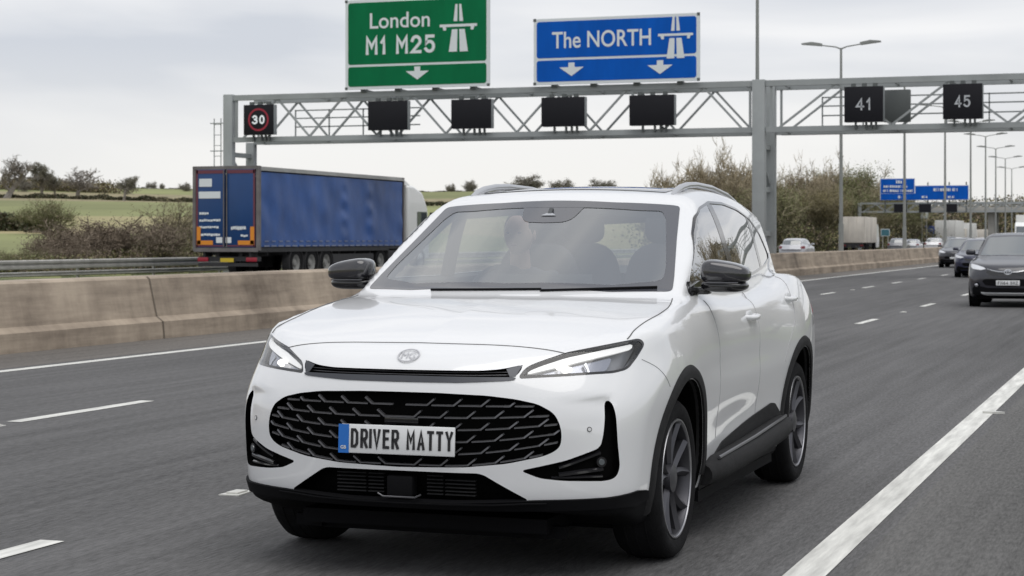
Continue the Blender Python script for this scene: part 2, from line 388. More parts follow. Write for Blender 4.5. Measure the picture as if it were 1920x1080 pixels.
def asphalt(name, base, tint=(1, 1, 1)):
    m = bpy.data.materials.new(name); m.use_nodes = True; t = m.node_tree; b = t.nodes['Principled BSDF']
    tcn = t.nodes.new('ShaderNodeTexCoord')
    def noise(scale, stretch, det=5, rough=.6):
        mpn = t.nodes.new('ShaderNodeMapping'); mpn.inputs['Scale'].default_value = stretch; t.links.new(tcn.outputs['Object'], mpn.inputs[0])
        n = t.nodes.new('ShaderNodeTexNoise'); n.inputs['Scale'].default_value = scale; n.inputs['Detail'].default_value = det; n.inputs['Roughness'].default_value = rough
        t.links.new(mpn.outputs[0], n.inputs['Vector']); return n.outputs[0]
    def math_(op, a, b_, c=None):
        n = t.nodes.new('ShaderNodeMath'); n.operation = op
        for i, v in enumerate((a, b_, c)):
            if v is None: continue
            if isinstance(v, (int, float)): n.inputs[i].default_value = v
            else: t.links.new(v, n.inputs[i])
        return n.outputs[0]
    streak = noise(1.0, (7, .22, 1), 6, .65); fine = noise(1.0, (60, 9, 1), 3, .7); big = noise(1.0, (.55, .05, 1), 4); grit = noise(1, (240, 120, 1), 2, .6)
    v = math_('MULTIPLY_ADD', math_('SUBTRACT', streak, .5), 1.2, 1.0)
    v = math_('MULTIPLY_ADD', math_('SUBTRACT', fine, .5), 2.0, v)
    v = math_('MULTIPLY_ADD', math_('SUBTRACT', big, .5), 1.1, v)
    v = math_('MULTIPLY_ADD', math_('SUBTRACT', grit, .5), .9, v)
    # wheel tracks polished by traffic
    sp = t.nodes.new('ShaderNodeSeparateXYZ'); t.links.new(tcn.outputs['Object'], sp.inputs[0])
    w_ = math_('SINE', math_('MULTIPLY', sp.outputs[0], 2 * math.pi / 1.75), 0.0)
    v = math_('MULTIPLY_ADD', w_, .055, v)
    cm = t.nodes.new('ShaderNodeVectorMath'); cm.operation = 'SCALE'; cm.inputs[0].default_value = tuple(base * c for c in tint); t.links.new(v, cm.inputs[3])
    t.links.new(cm.outputs[0], b.inputs['Base Color']); b.inputs['Roughness'].default_value = .82; b.inputs['Specular IOR Level'].default_value = .35
    bu = t.nodes.new('ShaderNodeBump'); bu.inputs['Strength'].default_value = .35; bu.inputs['Distance'].default_value = .01; t.links.new(fine, bu.inputs['Height']); t.links.new(bu.outputs[0], b.inputs['Normal'])
    return m
M_ROAD = asphalt('asphalt', .087, (1, .99, 1.0)); M_SHOULDER = asphalt('shoulder_asphalt', .090, (1.0, .985, .96)); M_MEDIAN = asphalt('dirty_margin', .12, (1.0, .92, .84))
M_LINE = mat('road_paint', (.60, .60, .57), .7, var=.28, vscale=3.0, stretch=(6, .5, 1), bump=.1, bscale=90)
M_GREENFIELD = mat('green_field', (.20, .215, .085), .95, var=.28, vscale=.035, stretch=(1, .35, 1))
M_TANFIELD = mat('rough_pasture', (.36, .30, .165), .95, var=.3, vscale=.06, var2=(.24, .235, .10))
M_ROUGH = mat('rough_grass', (.24, .21, .12), .95, var=.4, vscale=.25)
M_VERGE = mat('verge_grass', (.075, .095, .03), .95, var=.45, vscale=1.5, bump=.5, bscale=8)

def ribbon(name, xa, xb, y0, y1, z, m, parent=None, step=8.0, kind='structure'):
    ys = np.arange(y0, y1 + step, step); ys[-1] = y1; V = []; Fa = []
    for y in ys:
        s = float(shift(y)); V += [(xa + s, y, z), (xb + s, y, z)]
    for i in range(len(ys) - 1): Fa.append((2 * i, 2 * i + 1, 2 * i + 3, 2 * i + 2))
    o = mesh_obj(name, V, Fa, m, parent, smooth=False)
    if kind: o['kind'] = kind
    return o
# terrain sheet out to the horizon
th = np.radians(np.concatenate([np.linspace(-180, -62, 40, endpoint=False), np.linspace(-62, 12, 220, endpoint=False), np.linspace(12, 180, 50)]))
rs = np.concatenate([[0, 3, 6, 10, 15], np.arange(20, 140, 4), np.arange(140, 640, 9), [660, 700, 760, 850, 1000, 1400, 2200, 4000]])
Vt = []; Ft = []; Mt = []
for r_ in rs:
    xx, yy = r_ * np.sin(th), r_ * np.cos(th); zz = terrain(xx, yy); Vt += list(zip(xx, yy, zz))
nth = len(th)
for i in range(len(rs) - 1):
    for j in range(nth - 1):
        Ft.append((i * nth + j, i * nth + j + 1, (i + 1) * nth + j + 1, (i + 1) * nth + j))
        rc = (rs[i] + rs[i + 1]) / 2; a = (th[j] + th[j + 1]) / 2; x = rc * math.sin(a); y = rc * math.cos(a)
        rr = rc + 9 * math.sin(a * 9)
        if a > R(-10) or -(x - float(shift(y))) < 40: k = 3
        else: k = 0 if rr < 165 else (1 if rr < 262 else (0 if rr < 385 else (2 if rr < 470 else 0)))
        Mt.append(k)
ter = mesh_obj('ground', Vt, Ft, [M_GREENFIELD, M_TANFIELD, M_ROUGH, M_VERGE], None, Mt); ter['kind'] = 'structure'
ribbon('road', -11.92, -1.28, -30, 900, 0, M_ROAD)
ribbon('hard_shoulder', -1.28, 2.4, -30, 900, 0, M_SHOULDER)
ribbon('central_reservation', -15.9, -11.92, -30, 900, 0, M_MEDIAN)
ribbon('opposite_road', -33.6, -15.9, -30, 900, 0, M_ROAD)
for xa, xb in ((-1.53, -1.36), (-11.75, -11.58), (-16.2, -16.05), (-30.0, -29.85)):
    ribbon('edge_line', xa, xb, -30, 600, .004, M_LINE)
def dash(x, y, ln=2.0, w_=.13):
    o = ribbon('lane_dash', x - w_ / 2, x + w_ / 2, y - ln / 2, y + ln / 2, .004, M_LINE, step=ln / 2); return o
for y in (6.55, 15, 23.7, 32.2, 40.6, 48.6, 56.5, 64.5, 72.5, 80.5, 89, 97, 105, 113): dash(-4.9, y)
for y in (13.35, 20.4, 27.4, 34.4, 41.4, 48.4, 55.2, 61.2, 67.5, 74.5, 81.5, 89, 96, 103): dash(-8.36, y)
for x in (-19.6, -23.1, -26.6):
    for k in range(16): dash(x, 40 + 9 * k)
M_STUD = mat('stud_white', (.55, .55, .52), .5)
st0 = MB(); st0.prism([(-.06, -.10), (.06, -.10), (.045, .10), (-.045, .10)], 'z', .0, .006); st0.box((0, 0, .010), (.07, .12, .010), bev=.003)
stud = st0.build('road_stud', M_STUD, None); stud.location = (-4.86, 9.3, 0); tag(stud, kind='structure')
for x, ys in ((-4.86, (17.7, 26.0, 36.5)), (-8.30, (12.0 - .0, 37.8, 52))):
    for y in ys:
        c = stud.copy(); COL.objects.link(c); c.location = (x, y, 0)
# small stones on the hard shoulder
for k, (u, v) in enumerate(((1862, 776), (1835, 800), (1700, 905), (1790, 850))):
    z_ = 1.4 * F_PX / (v - 448); p = Vector((-math.sin(YAW) * z_ + math.cos(YAW) * (u - 960) / F_PX * z_, math.cos(YAW) * z_ + math.sin(YAW) * (u - 960) / F_PX * z_, .008))
    if k > 0: continue
    b = MB(); b.prism([(-.08, -.02), (.02, -.04), (.09, 0), (.03, .03), (-.06, .03)], 'z', -.006, .012); o = b.build('flattened_litter', M_STUD, None); o.location = p; tag(o, 'small pale scrap of litter lying on the hard shoulder', 'litter')

# ------------------------------------------------------------------ concrete barrier
def concrete(name, c0, c1, panel=6.0):
    m = bpy.data.materials.new(name); m.use_nodes = True; t = m.node_tree; b = t.nodes['Principled BSDF']; b.inputs['Roughness'].default_value = .9
    tcn = t.nodes.new('ShaderNodeTexCoord')
    def noise(stretch, det=5, rough=.6):
        mpn = t.nodes.new('ShaderNodeMapping'); mpn.inputs['Scale'].default_value = stretch; t.links.new(tcn.outputs['Object'], mpn.inputs[0])
        n = t.nodes.new('ShaderNodeTexNoise'); n.inputs['Scale'].default_value = 1; n.inputs['Detail'].default_value = det; n.inputs['Roughness'].default_value = rough
        t.links.new(mpn.outputs[0], n.inputs['Vector']); return n.outputs[0]
    a = noise((0, .55, .6), 6, .7); v_ = noise((0, 1.9, .25), 5, .75); h_ = noise((0, .5, 7), 3)
    m1 = t.nodes.new('ShaderNodeMath'); m1.operation = 'MULTIPLY_ADD'; t.links.new(v_, m1.inputs[0]); m1.inputs[1].default_value = .35; t.links.new(a, m1.inputs[2])
    m2 = t.nodes.new('ShaderNodeMath'); m2.operation = 'MULTIPLY_ADD'; t.links.new(h_, m2.inputs[0]); m2.inputs[1].default_value = .5; t.links.new(m1.outputs[0], m2.inputs[2])
    r = t.nodes.new('ShaderNodeValToRGB'); r.color_ramp.elements[0].position = .78; r.color_ramp.elements[1].position = 1.2; r.color_ramp.elements[0].color = (*c0, 1); r.color_ramp.elements[1].color = (*c1, 1)
    mp_ = t.nodes.new('ShaderNodeMapRange'); mp_.inputs['From Min'].default_value = .66; mp_.inputs['From Max'].default_value = 1.16; t.links.new(m2.outputs[0], mp_.inputs[0])
    r.color_ramp.elements[0].position = 0; r.color_ramp.elements[1].position = 1
    t.links.new(mp_.outputs[0], r.inputs[0]); t.links.new(r.outputs[0], b.inputs['Base Color'])
    bu = t.nodes.new('ShaderNodeBump'); bu.inputs['Strength'].default_value = .3; bu.inputs['Distance'].default_value = .02; t.links.new(h_, bu.inputs['Height']); t.links.new(bu.outputs[0], b.inputs['Normal'])
    return m
M_CONC = concrete('weathered_concrete', (.13, .102, .078), (.44, .365, .285))
M_CONC2 = concrete('pale_concrete', (.28, .275, .255), (.46, .45, .42))
prof = [(-13.38, 0), (-13.40, .24), (-13.50, .31), (-13.62, .84), (-13.66, .87), (-14.20, .87), (-14.24, .84), (-14.36, .31), (-14.46, .24), (-14.48, 0)]
ys = []
y = -30 + 5.4 + 8.0 * 0
edges_ = np.arange(-24.6, 700, 8.0)
for e in edges_:
    step_ = [0, .03, .05, 4.0, 7.96, 7.98] if e < 220 else [0, 4]
    ys += [(e + q, (i in (0, 1)) and e < 220) for i, q in enumerate(step_)]
V = []; Fb = []
for y, g_ in ys:
    s = float(shift(y))
    for x, z in prof:
        k = .012 if g_ else 0; xm = -13.93
        V.append((xm + (x - xm) * (1 - k * 1.2) + s, y, z - (k if z > .8 else 0)))
n = len(prof)
for i in range(len(ys) - 1):
    for j in range(n - 1): Fb.append((i * n + j, (i + 1) * n + j, (i + 1) * n + j + 1, i * n + j + 1))
barrier = mesh_obj('concrete_barrier', V, Fb, M_CONC, None, smooth=False)
M_JOINT = mat('joint_sealant', (.16, .135, .105), .9)
for e in edges_:
    if 10 < e < 160:
        V = []; s = float(shift(e)); w2 = .009
        for yy in (e - w2 + .02, e + w2 + .03):
            for x, z in prof[:6]: V.append((x + s + .004, yy, z + (.004 if z > .86 else 0)))
        mesh_obj('joint_seal', V, [(i, i + 6, i + 7, i + 1) for i in range(5)], M_JOINT, barrier, smooth=False)
tag(barrier, 'long stained concrete barrier dividing the two halves of the motorway', 'barrier')

# ------------------------------------------------------------------ steel safety fence beyond the far carriageway
M_GALV = mat('galvanised_steel', (.42, .41, .38), .45, metal=.35, var=.2, vscale=2.0)
M_GANTRY = mat('gantry_grey_paint', (.315, .335, .34), .5, var=.12, vscale=.8)
M_GANTRYD = mat('gantry_bolts', (.10, .11, .11), .6)
gr = empty('safety_fence', (-34.6, 60, 0)); tag(gr, 'galvanised twin rail crash barrier along the far verge', 'crash barrier')
def rail(za, zb, x0):
    V = []; Fa = []; ysr = np.arange(-20, 330, 6.0); pr = [(0, za), (.05, za + .03), (.05, (za + zb) / 2 - .05), (0, (za + zb) / 2 - .02), (0, (za + zb) / 2 + .02), (.05, (za + zb) / 2 + .05), (.05, zb - .03), (0, zb), (-.06, zb)]
    for y in ysr:
        for x, z in pr: V.append((x0 + x + float(shift(y)), y - 60, z))
    for i in range(len(ysr) - 1):
        for j in range(len(pr) - 1): Fa.append((i * 9 + j, (i + 1) * 9 + j, (i + 1) * 9 + j + 1, i * 9 + j + 1))
    return mesh_obj('rail', V, Fa, M_GALV, gr, smooth=False)
rail(.42, .72, .0); rail(.18, .34, -.02)
pst = MB(); pst.box((-.12, 0, .34), (.06, .10, .68)); p0 = pst.build('fence_post', M_GALV, gr)
for k in range(34):
    y = -10 + 5 * k; c = p0 if k == 0 else p0.copy()
    if k: COL.objects.link(c); c.parent = gr
    c.location = (float(shift(y)), y - 60, 0)

# ------------------------------------------------------------------ gantry over the road
def truss(parent, xa, xb, y0, y1, z0, z1, ch=.17, pitch=3.0, rear=True, mesh_parts=True, diag=.075):
    b = MB()
    for y in ((y0, y1) if rear else (y0,)):
        for z in (z0, z1): b.box(((xa + xb) / 2, y, z), (xb - xa, ch, ch * (1.25 if z == z1 else 1.15)))
    b.build('chord', M_GANTRY, parent)
    b = MB(); x = xa + .5; k = 0
    n_ = max(1, round((xb - xa - 1.0) / pitch)); p_ = (xb - xa - 1.0) / n_
    for i in range(n_):
        for y in ((y0, y1) if rear else (y0,)):
            b.bar((x, y, z0 + ch * .5), (x + p_ / 2, y, z1 - ch * .5), diag, diag); b.bar((x + p_ / 2 + .05, y, z1 - ch * .5), (x + p_, y, z0 + ch * .5), diag, diag)
        x += p_
    for x in (xa + .18, xb - .18):
        for y in ((y0, y1) if rear else (y0,)): b.box((x, y, (z0 + z1) / 2), (.08, .08, z1 - z0 - ch))
    if rear:
        x = xa + .5
        for i in range(n_ + 1):
            b.bar((x, y0, z0), (x, y1, z0), .07, .07); b.bar((x, y0, z1), (x, y1, z1), .07, .07); x += p_
    b.build('lattice', M_GANTRY, parent)
GY = 67.0
gan = empty('gantry', (-14.0, GY, 0)); tag(gan, 'grey steel lattice gantry spanning both carriageways behind the white SUV', 'gantry')
gx = lambda u, v=0: at(u, v, GY).x + 14.0
zt, zb = 6.98, 5.32
Lx, Mx = gx(431), gx(1424)
truss(gan, Lx + .15, Mx - .15, -.05, 1.85, zb, zt, pitch=2.9); truss(gan, Mx + .25, 21.0, -.05, 1.85, zb, zt, pitch=4.0)
def leg(x, y, w_, d_, h_): return MB().box((x, y, h_ / 2), (w_, d_, h_), bev=.02).build('leg', M_GANTRY, gan)
leg(Lx, -.05, .40, .30, 7.12); leg(Lx, 1.85, .36, .30, 5.3); leg(Mx, -.05, .46, .34, 7.12); leg(Mx, 1.85, .44, .34, 7.05); leg(21.2, -.05, .46, .34, 7.12); leg(21.2, 1.85, .46, .34, 7.1)
for x in (Lx, Mx, 21.2):
    b = MB()
    for z in (4.75, 3.2, 1.6): b.box((x, .9, z), (.14, 1.6, .18))
    b.bar((x, 0, 4.7), (x, 1.8, 3.3), .1)
    b.build('leg_brace', M_GANTRY, gan)
# walkway at the back with its handrails
b = MB()
xr0, xr1 = gx(515), gx(700)
for (xa, xb) in ((gx(500), gx(740)), (gx(1518), 20.5)):
    for z in (5.55, 5.95, 6.30, 6.62): b.box(((xa + xb) / 2, 2.6, z), (xb - xa, .045, .05))
    x = xa
    while x < xb: b.box((x, 2.6, 6.05), (.05, .045, 1.2)); x += 1.5
b.build('walkway_rail', M_GANTRY, gan)
b = MB(); b.box(((gx(440) + gx(1400)) / 2, 2.25, 5.28), (gx(1400) - gx(440), .8, .06)); b.box(((gx(1440) + 20.5) / 2, 2.25, 5.28), (20.5 - gx(1440), .8, .06)); b.build('walkway', M_GANTRYD, gan)
# access ladder on the far leg
b = MB()
for x in (Lx - .75, Lx - .45):
    b.box((x, .1, 3.2), (.03, .03, 6.0))
for k in range(14): b.box((Lx - .6, .1, .5 + .42 * k), (.34, .025, .025))
for z in (6.0, 4.9, 3.7): b.box((Lx - .45, .05, z), (.9, .04, .04))
b.build('ladder', M_GANTRY, gan)
b = MB(); b.box((gx(1673), 1.2, 6.15), (.95, .3, 1.15), bev=.02); b.build('equipment_cabinet', M_GANTRYD, gan)

M_PANEL = mat('matrix_face_black', (.012, .012, .016), .6, spec=.2, bump=.3, bscale=300)
M_PANELC = mat('matrix_case_grey', (.24, .26, .27), .5)
M_SIGNRED = mat('led_red', (.26, .012, .03), .5, emit=.15); M_SIGNWH = mat('led_white', (.75, .78, .80), .5, emit=.25); M_SIGNDIM = mat('led_dim', (.45, .47, .50), .5, emit=.05)
VERT = Matrix.Rotation(R(90), 4, 'X')                      # lettering standing upright, read from -y
def ms_sign(u0, u1, v0, v1, label, text=None, ring=False, tm=None, th_=.5):
    p, q = at(u0, v0, GY - .35), at(u1, v1, GY - .35); c = (p + q) / 2; w_, h_ = abs(q.x - p.x), abs(p.z - q.z)
    o = empty('message_sign', (c.x, GY - .35, c.z)); tag(o, label, 'message sign', 'matrix message signs on the gantry')
    MB().box((.02, .14, 0), (w_, .26, h_), bev=.02).build('sign_case', M_PANELC, o)
    b = MB(); b.box((0, 0, 0), (w_, .03, h_), bev=.01); f = b.build('display', M_PANEL, o)
    b = MB()
    for x in (-w_ * .22, w_ * .05, w_ * .18, w_ * .3): b.box((x, .15, -h_ / 2 - .12), (.07, .1, .22))
    for x in (-w_ * .28, 0, w_ * .28): b.box((x, .15, h_ / 2 + .06), (.16, .12, .12))
    b.build('sign_bracket', M_GANTRYD, o)
    if ring:
        b = MB(); b.lathe([(-.022, .45), (-.022, .375)], 'y', 48); b.build('speed_ring', M_SIGNRED, o, recalc=False)
    if text:
        strokes('display_lettering', text, tm, o, Matrix.Translation((0, -.022, 0)) @ VERT, h_ * (.46 if ring else .44), h_ * (.30 if ring else .34), h_ * (.058 if ring else .048), gap=.28)
    return o
ms_sign(457, 513, 197, 252, 'lit message sign with a red ring and the number 30', '30', True, M_SIGNWH, .45)
ms_sign(690, 764, 190, 243, 'blank black message sign, leftmost of the two below the green sign')
ms_sign(846, 921, 187, 240, 'blank black message sign below the right end of the green sign')
ms_sign(1015, 1096, 183, 236, 'blank black message sign under the left end of the blue sign reading The NORTH')
ms_sign(1180, 1264, 179, 234, 'blank black message sign under the right end of the blue sign reading The NORTH')
ms_sign(1583, 1656, 163, 228, 'message sign showing the grey number 41', '41', False, M_SIGNDIM)
ms_sign(1768, 1842, 158, 222, 'message sign showing the grey number 45', '45', False, M_SIGNDIM)

M_SGREEN = mat('sign_green', (.0, .150, .055), .6, spec=.15, var=.13, vscale=1.2, stretch=(1, 1, .25)); M_SBLUE = mat('sign_blue', (.0, .095, .48), .6, spec=.15, var=.13, vscale=1.2, stretch=(1, 1, .25)); M_SWHITE = mat('sign_white', (.72, .76, .78), .55)
def rrect(w_, h_, r_, n=6):
    p = []
    for cx, cz, a0 in ((w_ / 2 - r_, h_ / 2 - r_, 0), (-w_ / 2 + r_, h_ / 2 - r_, 90), (-w_ / 2 + r_, -h_ / 2 + r_, 180), (w_ / 2 - r_, -h_ / 2 + r_, 270)):
        for k in range(n + 1): p.append((cx + r_ * math.cos(R(a0 + 90 * k / n)), cz + r_ * math.sin(R(a0 + 90 * k / n))))
    return p
def flat(parent, name, polys, m, x0, z0, y=-.03):
    b = MB()
    for pl_ in polys: b.prism([(x0 + p[0], z0 + p[1]) for p in pl_], 'y', y - .004, y)
    return b.build(name, m, parent, smooth=False)
def motorway(parent, x, z, s, m, name='motorway_symbol'):
    P = [[(-.30, .12), (-.14, .12), (-.05, 1.0), (-.22, 1.0)], [(.30, .12), (.14, .12), (.05, 1.0), (.22, 1.0)]]
    lo = [[(-.42, -1), (-.06, -1), (-.04, -.08), (-.28, -.08)], [(.42, -1), (.06, -1), (.04, -.08), (.28, -.08)]]
    up = [[(-.21, .25), (-.045, .25), (-.035, .95), (-.13, .95)], [(.21, .25), (.045, .25), (.035, .95), (.13, .95)]]
    bar_ = [[(-.82, .02), (.82, .02), (.82, .13), (-.82, .13)], [(-.66, -.12), (-.54, -.12), (-.54, .02), (-.70, .02)], [(.66, -.12), (.70, .02), (.54, .02), (.54, -.12)]]
    flat(parent, name, [[(p[0] * s, p[1] * s) for p in q] for q in lo + up + bar_], m, x, z, -.034)
def arrow(parent, x, z, s, m):
    flat(parent, 'lane_arrow', [[(-.24 * s, .5 * s), (-.24 * s, .16 * s), (-.95 * s, .16 * s), (0, -.5 * s), (.95 * s, .16 * s), (.24 * s, .16 * s), (.24 * s, .5 * s)]], m, x, z, -.034)
def big_sign(name, label, u0, u1, v0, v1, split, m, arrows, texts, sym):
    Y = GY - .30; p, q = at(u0, v0, Y), at(u1, v1, Y); c = (p + q) / 2; w_, h_ = abs(q.x - p.x), abs(p.z - q.z)
    o = empty('direction_sign', (c.x, Y, c.z)); tag(o, label, 'road sign')
    MB().prism(rrect(w_, h_, .08), 'y', -.02, .08).build('border', M_SWHITE, o, smooth=False)
    zs = h_ / 2 - split * h_
    for za, zb_ in ((h_ / 2 - .11, zs + .045), (zs - .045, -h_ / 2 + .11)):
        MB().prism([(a, b_ + (za + zb_) / 2) for a, b_ in rrect(w_ - .24, za - zb_, .10)], 'y', -.028, -.0195).build('sign_face', m, o, smooth=False)
    k = lambda u, v: ((at(u, v, Y) - c).x, (at(u, v, Y) - c).z)
    for (u, v) in arrows: x, z = k(u, v); arrow(o, x, z, .50, M_SWHITE)
    for (s, ua, ub, va, vb, bold) in texts:
        x, z = k((ua + ub) / 2, (va + vb) / 2); wt = k(ub, va)[0] - k(ua, va)[0]; ht = abs(k(ua, va)[1] - k(ua, vb)[1])
        if s[0] == 'M': strokes('sign_lettering', s, M_SWHITE, o, Matrix.Translation((x, -.033, z)) @ VERT, wt, ht, ht * .175, gap=.26, wd={' ': .35})
        else: text_mesh('sign_lettering', s, wt, ht, M_SWHITE, o, Matrix.Translation((x, -.033, z)) @ VERT, bold=bold)
    x, z = k(*sym[:2]); motorway(o, x, z, sym[2], M_SWHITE)
    b = MB()
    for t in (-.38, -.14, .12, .38):
        b.box((t * w_, .16, -.0), (.12, .12, h_ * .9)); b.box((t * w_, .18, -h_ / 2 - .03), (.22, .2, .14)); b.bar((t * w_, .2, -h_ / 2 - .02), (t * w_, 1.6, -h_ / 2 - .05), .08)
    b.build('sign_post', M_GANTRYD, o)
    b = MB()
    for cx, cz in ((-1, -1), (1, -1), (-1, 1), (1, 1)): b.box((cx * (w_ / 2 - .04), -.024, cz * (h_ / 2 - .04)), (.11, .01, .11))
    b.build('corner_bracket', M_GANTRYD, o)
    return o
big_sign('', 'green direction sign reading London M1 M25 above the gantry', 648, 918, 1.5, 161, .735, M_SGREEN, [(783, 137)],
         [('London', 694, 806, 23, 52, .006), ('M1 M25', 686, 816, 67, 101, .012)], (860, 51, .92))
big_sign('', 'blue direction sign reading The NORTH above the gantry', 1001, 1312, 36.5, 151, .615, M_SBLUE, [(1072, 130), (1238, 126)],
         [('The NORTH', 1035, 1220, 57, 88, .007)], (1267, 68, .80))

# ------------------------------------------------------------------ lamp posts along the reservation
M_LAMPG = mat('lamp_post_grey', (.25, .26, .25), .5, var=.12, vscale=1)
def lamp_post():
    o = empty('street_lamp', (0, 0, .87)); b = MB(); b.tube([(0, 0, 0), (0, 0, 1.2)], [.11, .11], 12); b.tube([(0, 0, 1.2), (0, 0, 9.0)], [.088, .05], 12); b.build('pole', M_LAMPG, o)
    for s in (1, -1):
        b = MB(); b.tube([(0, 0, 8.95), (s * .25, 0, 9.05), (s * 1.0, 0, 9.16)], [.035, .03, .025], 8); b.build('arm', M_LAMPG, o)
        MB().prism([(s * .85, 9.10), (s * 1.75, 9.20), (s * 1.75, 9.25), (s * 1.3, 9.30), (s * .85, 9.22)], 'y', -.13, .13).build('lamp_head', M_LAMPG, o, sharp=30)
    return o
lp0 = lamp_post(); lab = ['lamp post rising behind the gantry leg and leaving the top of the photo', 'nearest lamp post whose two arms show above the gantry, right of its leg',
 'lamp post standing in front of the left part of the distant blue sign', 'lamp post in front of the right part of the distant blue sign', 'lamp post just right of the distant blue sign',
 'lamp post second to the right of the distant blue sign', 'far lamp post third to the right of the distant blue sign', 'far lamp post fourth to the right of the distant blue sign', 'most distant lamp post, near the right edge of the photo']
for i, (u, y) in enumerate(((1420, 67.9), (1577, 83.8), (1696, 104.8), (1772, 124), (1820, 142), (1848, 160), (1867, 182), (1885, 205), (1897, 235))):
    o = lp0 if i == 0 else copy_tree(lp0); o.scale = (1, 1, 1); x = at(u, 448, y).x; o.location = (x, y, .87)
    tag(o, lab[i], 'street lamp', 'lamp posts along the central barrier')

lp0.scale = (1, 1, 1.25)
# ------------------------------------------------------------------ distant gantry with its blue sign
FY_ = 222.0
fg_ = empty('gantry', (at(1612, 448, FY_).x, FY_, 0)); tag(fg_, 'distant grey lattice gantry carrying the far blue sign', 'gantry')
fx = lambda u: at(u, 448, FY_).x - fg_.location.x; fz = lambda v: at(1700, v, FY_).z
truss(fg_, 0, 42, 0, 1.6, fz(397), fz(381), ch=.16, pitch=2.4, diag=.09)
for x in (0, 27, 42): MB().box((x, 0, fz(380) / 2), (.36, .4, fz(380))).build('leg', M_GANTRY, fg_)
for i, (u0, u1) in enumerate(((1676, 1701), (1723, 1746), (1772, 1795))):
    p, q = at(u0, 382, FY_ - .4), at(u1, 398, FY_ - .4); o = empty('message_sign', ((p.x + q.x) / 2, FY_ - .4, (p.z + q.z) / 2)); tag(o, 'blank message sign on the distant gantry, ' + ('left of the three', 'middle of the three', 'right of the three')[i], 'message sign', 'message signs on the distant gantry')
    MB().box((0, .15, 0), (q.x - p.x, .3, p.z - q.z)).build('sign_case', M_PANELC, o); MB().box((0, -.02, 0), (q.x - p.x - .04, .04, p.z - q.z - .04)).build('display', M_PANEL, o)
p, q = at(1651, 335, FY_), at(1817, 375, FY_); c = (p + q) / 2
fs_ = empty('direction_sign', (c.x, FY_ - .3, c.z)); tag(fs_, 'distant stepped blue direction sign with a taller left part', 'road sign')
K = lambda u, v: ((at(u, v, FY_) - c).x, (at(u, v, FY_) - c).z)
def rect(u0, v0, u1, v1, i_=0.0):
    a, b_ = K(u0, v0), K(u1, v1); return [(a[0] + i_, a[1] - i_), (b_[0] - i_, a[1] - i_), (b_[0] - i_, b_[1] + i_), (a[0] + i_, b_[1] + i_)]
b = MB(); b.prism(rect(1651, 335, 1716, 375), 'y', -.05, .1); b.prism(rect(1716, 348, 1817, 375), 'y', -.05, .1); b.build('border', M_SWHITE, fs_, smooth=False)
for rc in ((1652, 336, 1715, 362.3), (1717, 349, 1816, 362.3), (1652, 363.5, 1816, 374)): MB().prism(rect(*rc), 'y', -.075, -.048).build('sign_face', M_SBLUE, fs_, smooth=False)
b = MB(); rr_ = random.Random(3)
def scribble(u0, u1, v0, v1):
    u = u0
    while u < u1:
        w_ = rr_.uniform(2.2, 4.0); P = rect(u, v0 + rr_.choice((0, .6)), min(u + w_, u1), v1)
        b.prism(P, 'y', -.082, -.076) if rr_.random() < .75 else b.prism(rect(u, v0, u + 1.2, v1), 'y', -.082, -.076); u += w_ + 1.0
scribble(1681, 1692, 338.5, 344); scribble(1658, 1702, 347.5, 352); scribble(1657, 1712, 355.5, 360); scribble(1751, 1796, 352.5, 358.5); scribble(1685, 1690, 367, 372); scribble(1729, 1740, 367, 371.5); scribble(1778, 1790, 367, 371.5)
b.build('sign_lettering', M_SWHITE, fs_, smooth=False)
x, z = K(1806, 357); motorway(fs_, x, z, .38, M_SWHITE); children_of(fs_)[-1].location.y = -.05
b = MB()
for u in (1660, 1700, 1740, 1780, 1812): xx = K(u, 360)[0]; b.box((xx, .2, -.9), (.14, .14, 3.4))
b.build('sign_post', M_GANTRYD, fs_)
# small roadside sign, and a panel standing in for a bright light
def small_sign(u, v, Y, w_, h_, m, label, post):
    p = at(u, v, Y); gz = float(terrain(p.x, p.y)); o = empty('roadside_sign', (p.x, Y, gz)); tag(o, label, 'road sign')
    MB().prism(rrect(w_, h_, .05), 'y', -.03, .02).build('border', M_SWHITE, o, smooth=False).location.z = p.z - gz
    MB().prism(rrect(w_ * .9, h_ * .86, .05), 'y', -.045, -.03).build('sign_face', m, o, smooth=False).location.z = p.z - gz
    b = MB(); b.box((-w_ * .3, .06, (p.z - gz) / 2), (.08, .08, p.z - gz)); b.box((w_ * .3, .06, (p.z - gz) / 2), (.08, .08, p.z - gz)); b.build('post', M_GALV, o)
small_sign(1660, 436, 215, 1.0, .8, mat('faded_teal', (.05, .16, .2), .5), 'small teal roadside sign in front of the trees', 1)
small_sign(1733, 403, 258, 1.0, .9, M_SWHITE, 'small white panel standing in for a bright light, high beside the distant bridge', 1)  # plain white panel put in for a bright patch of light

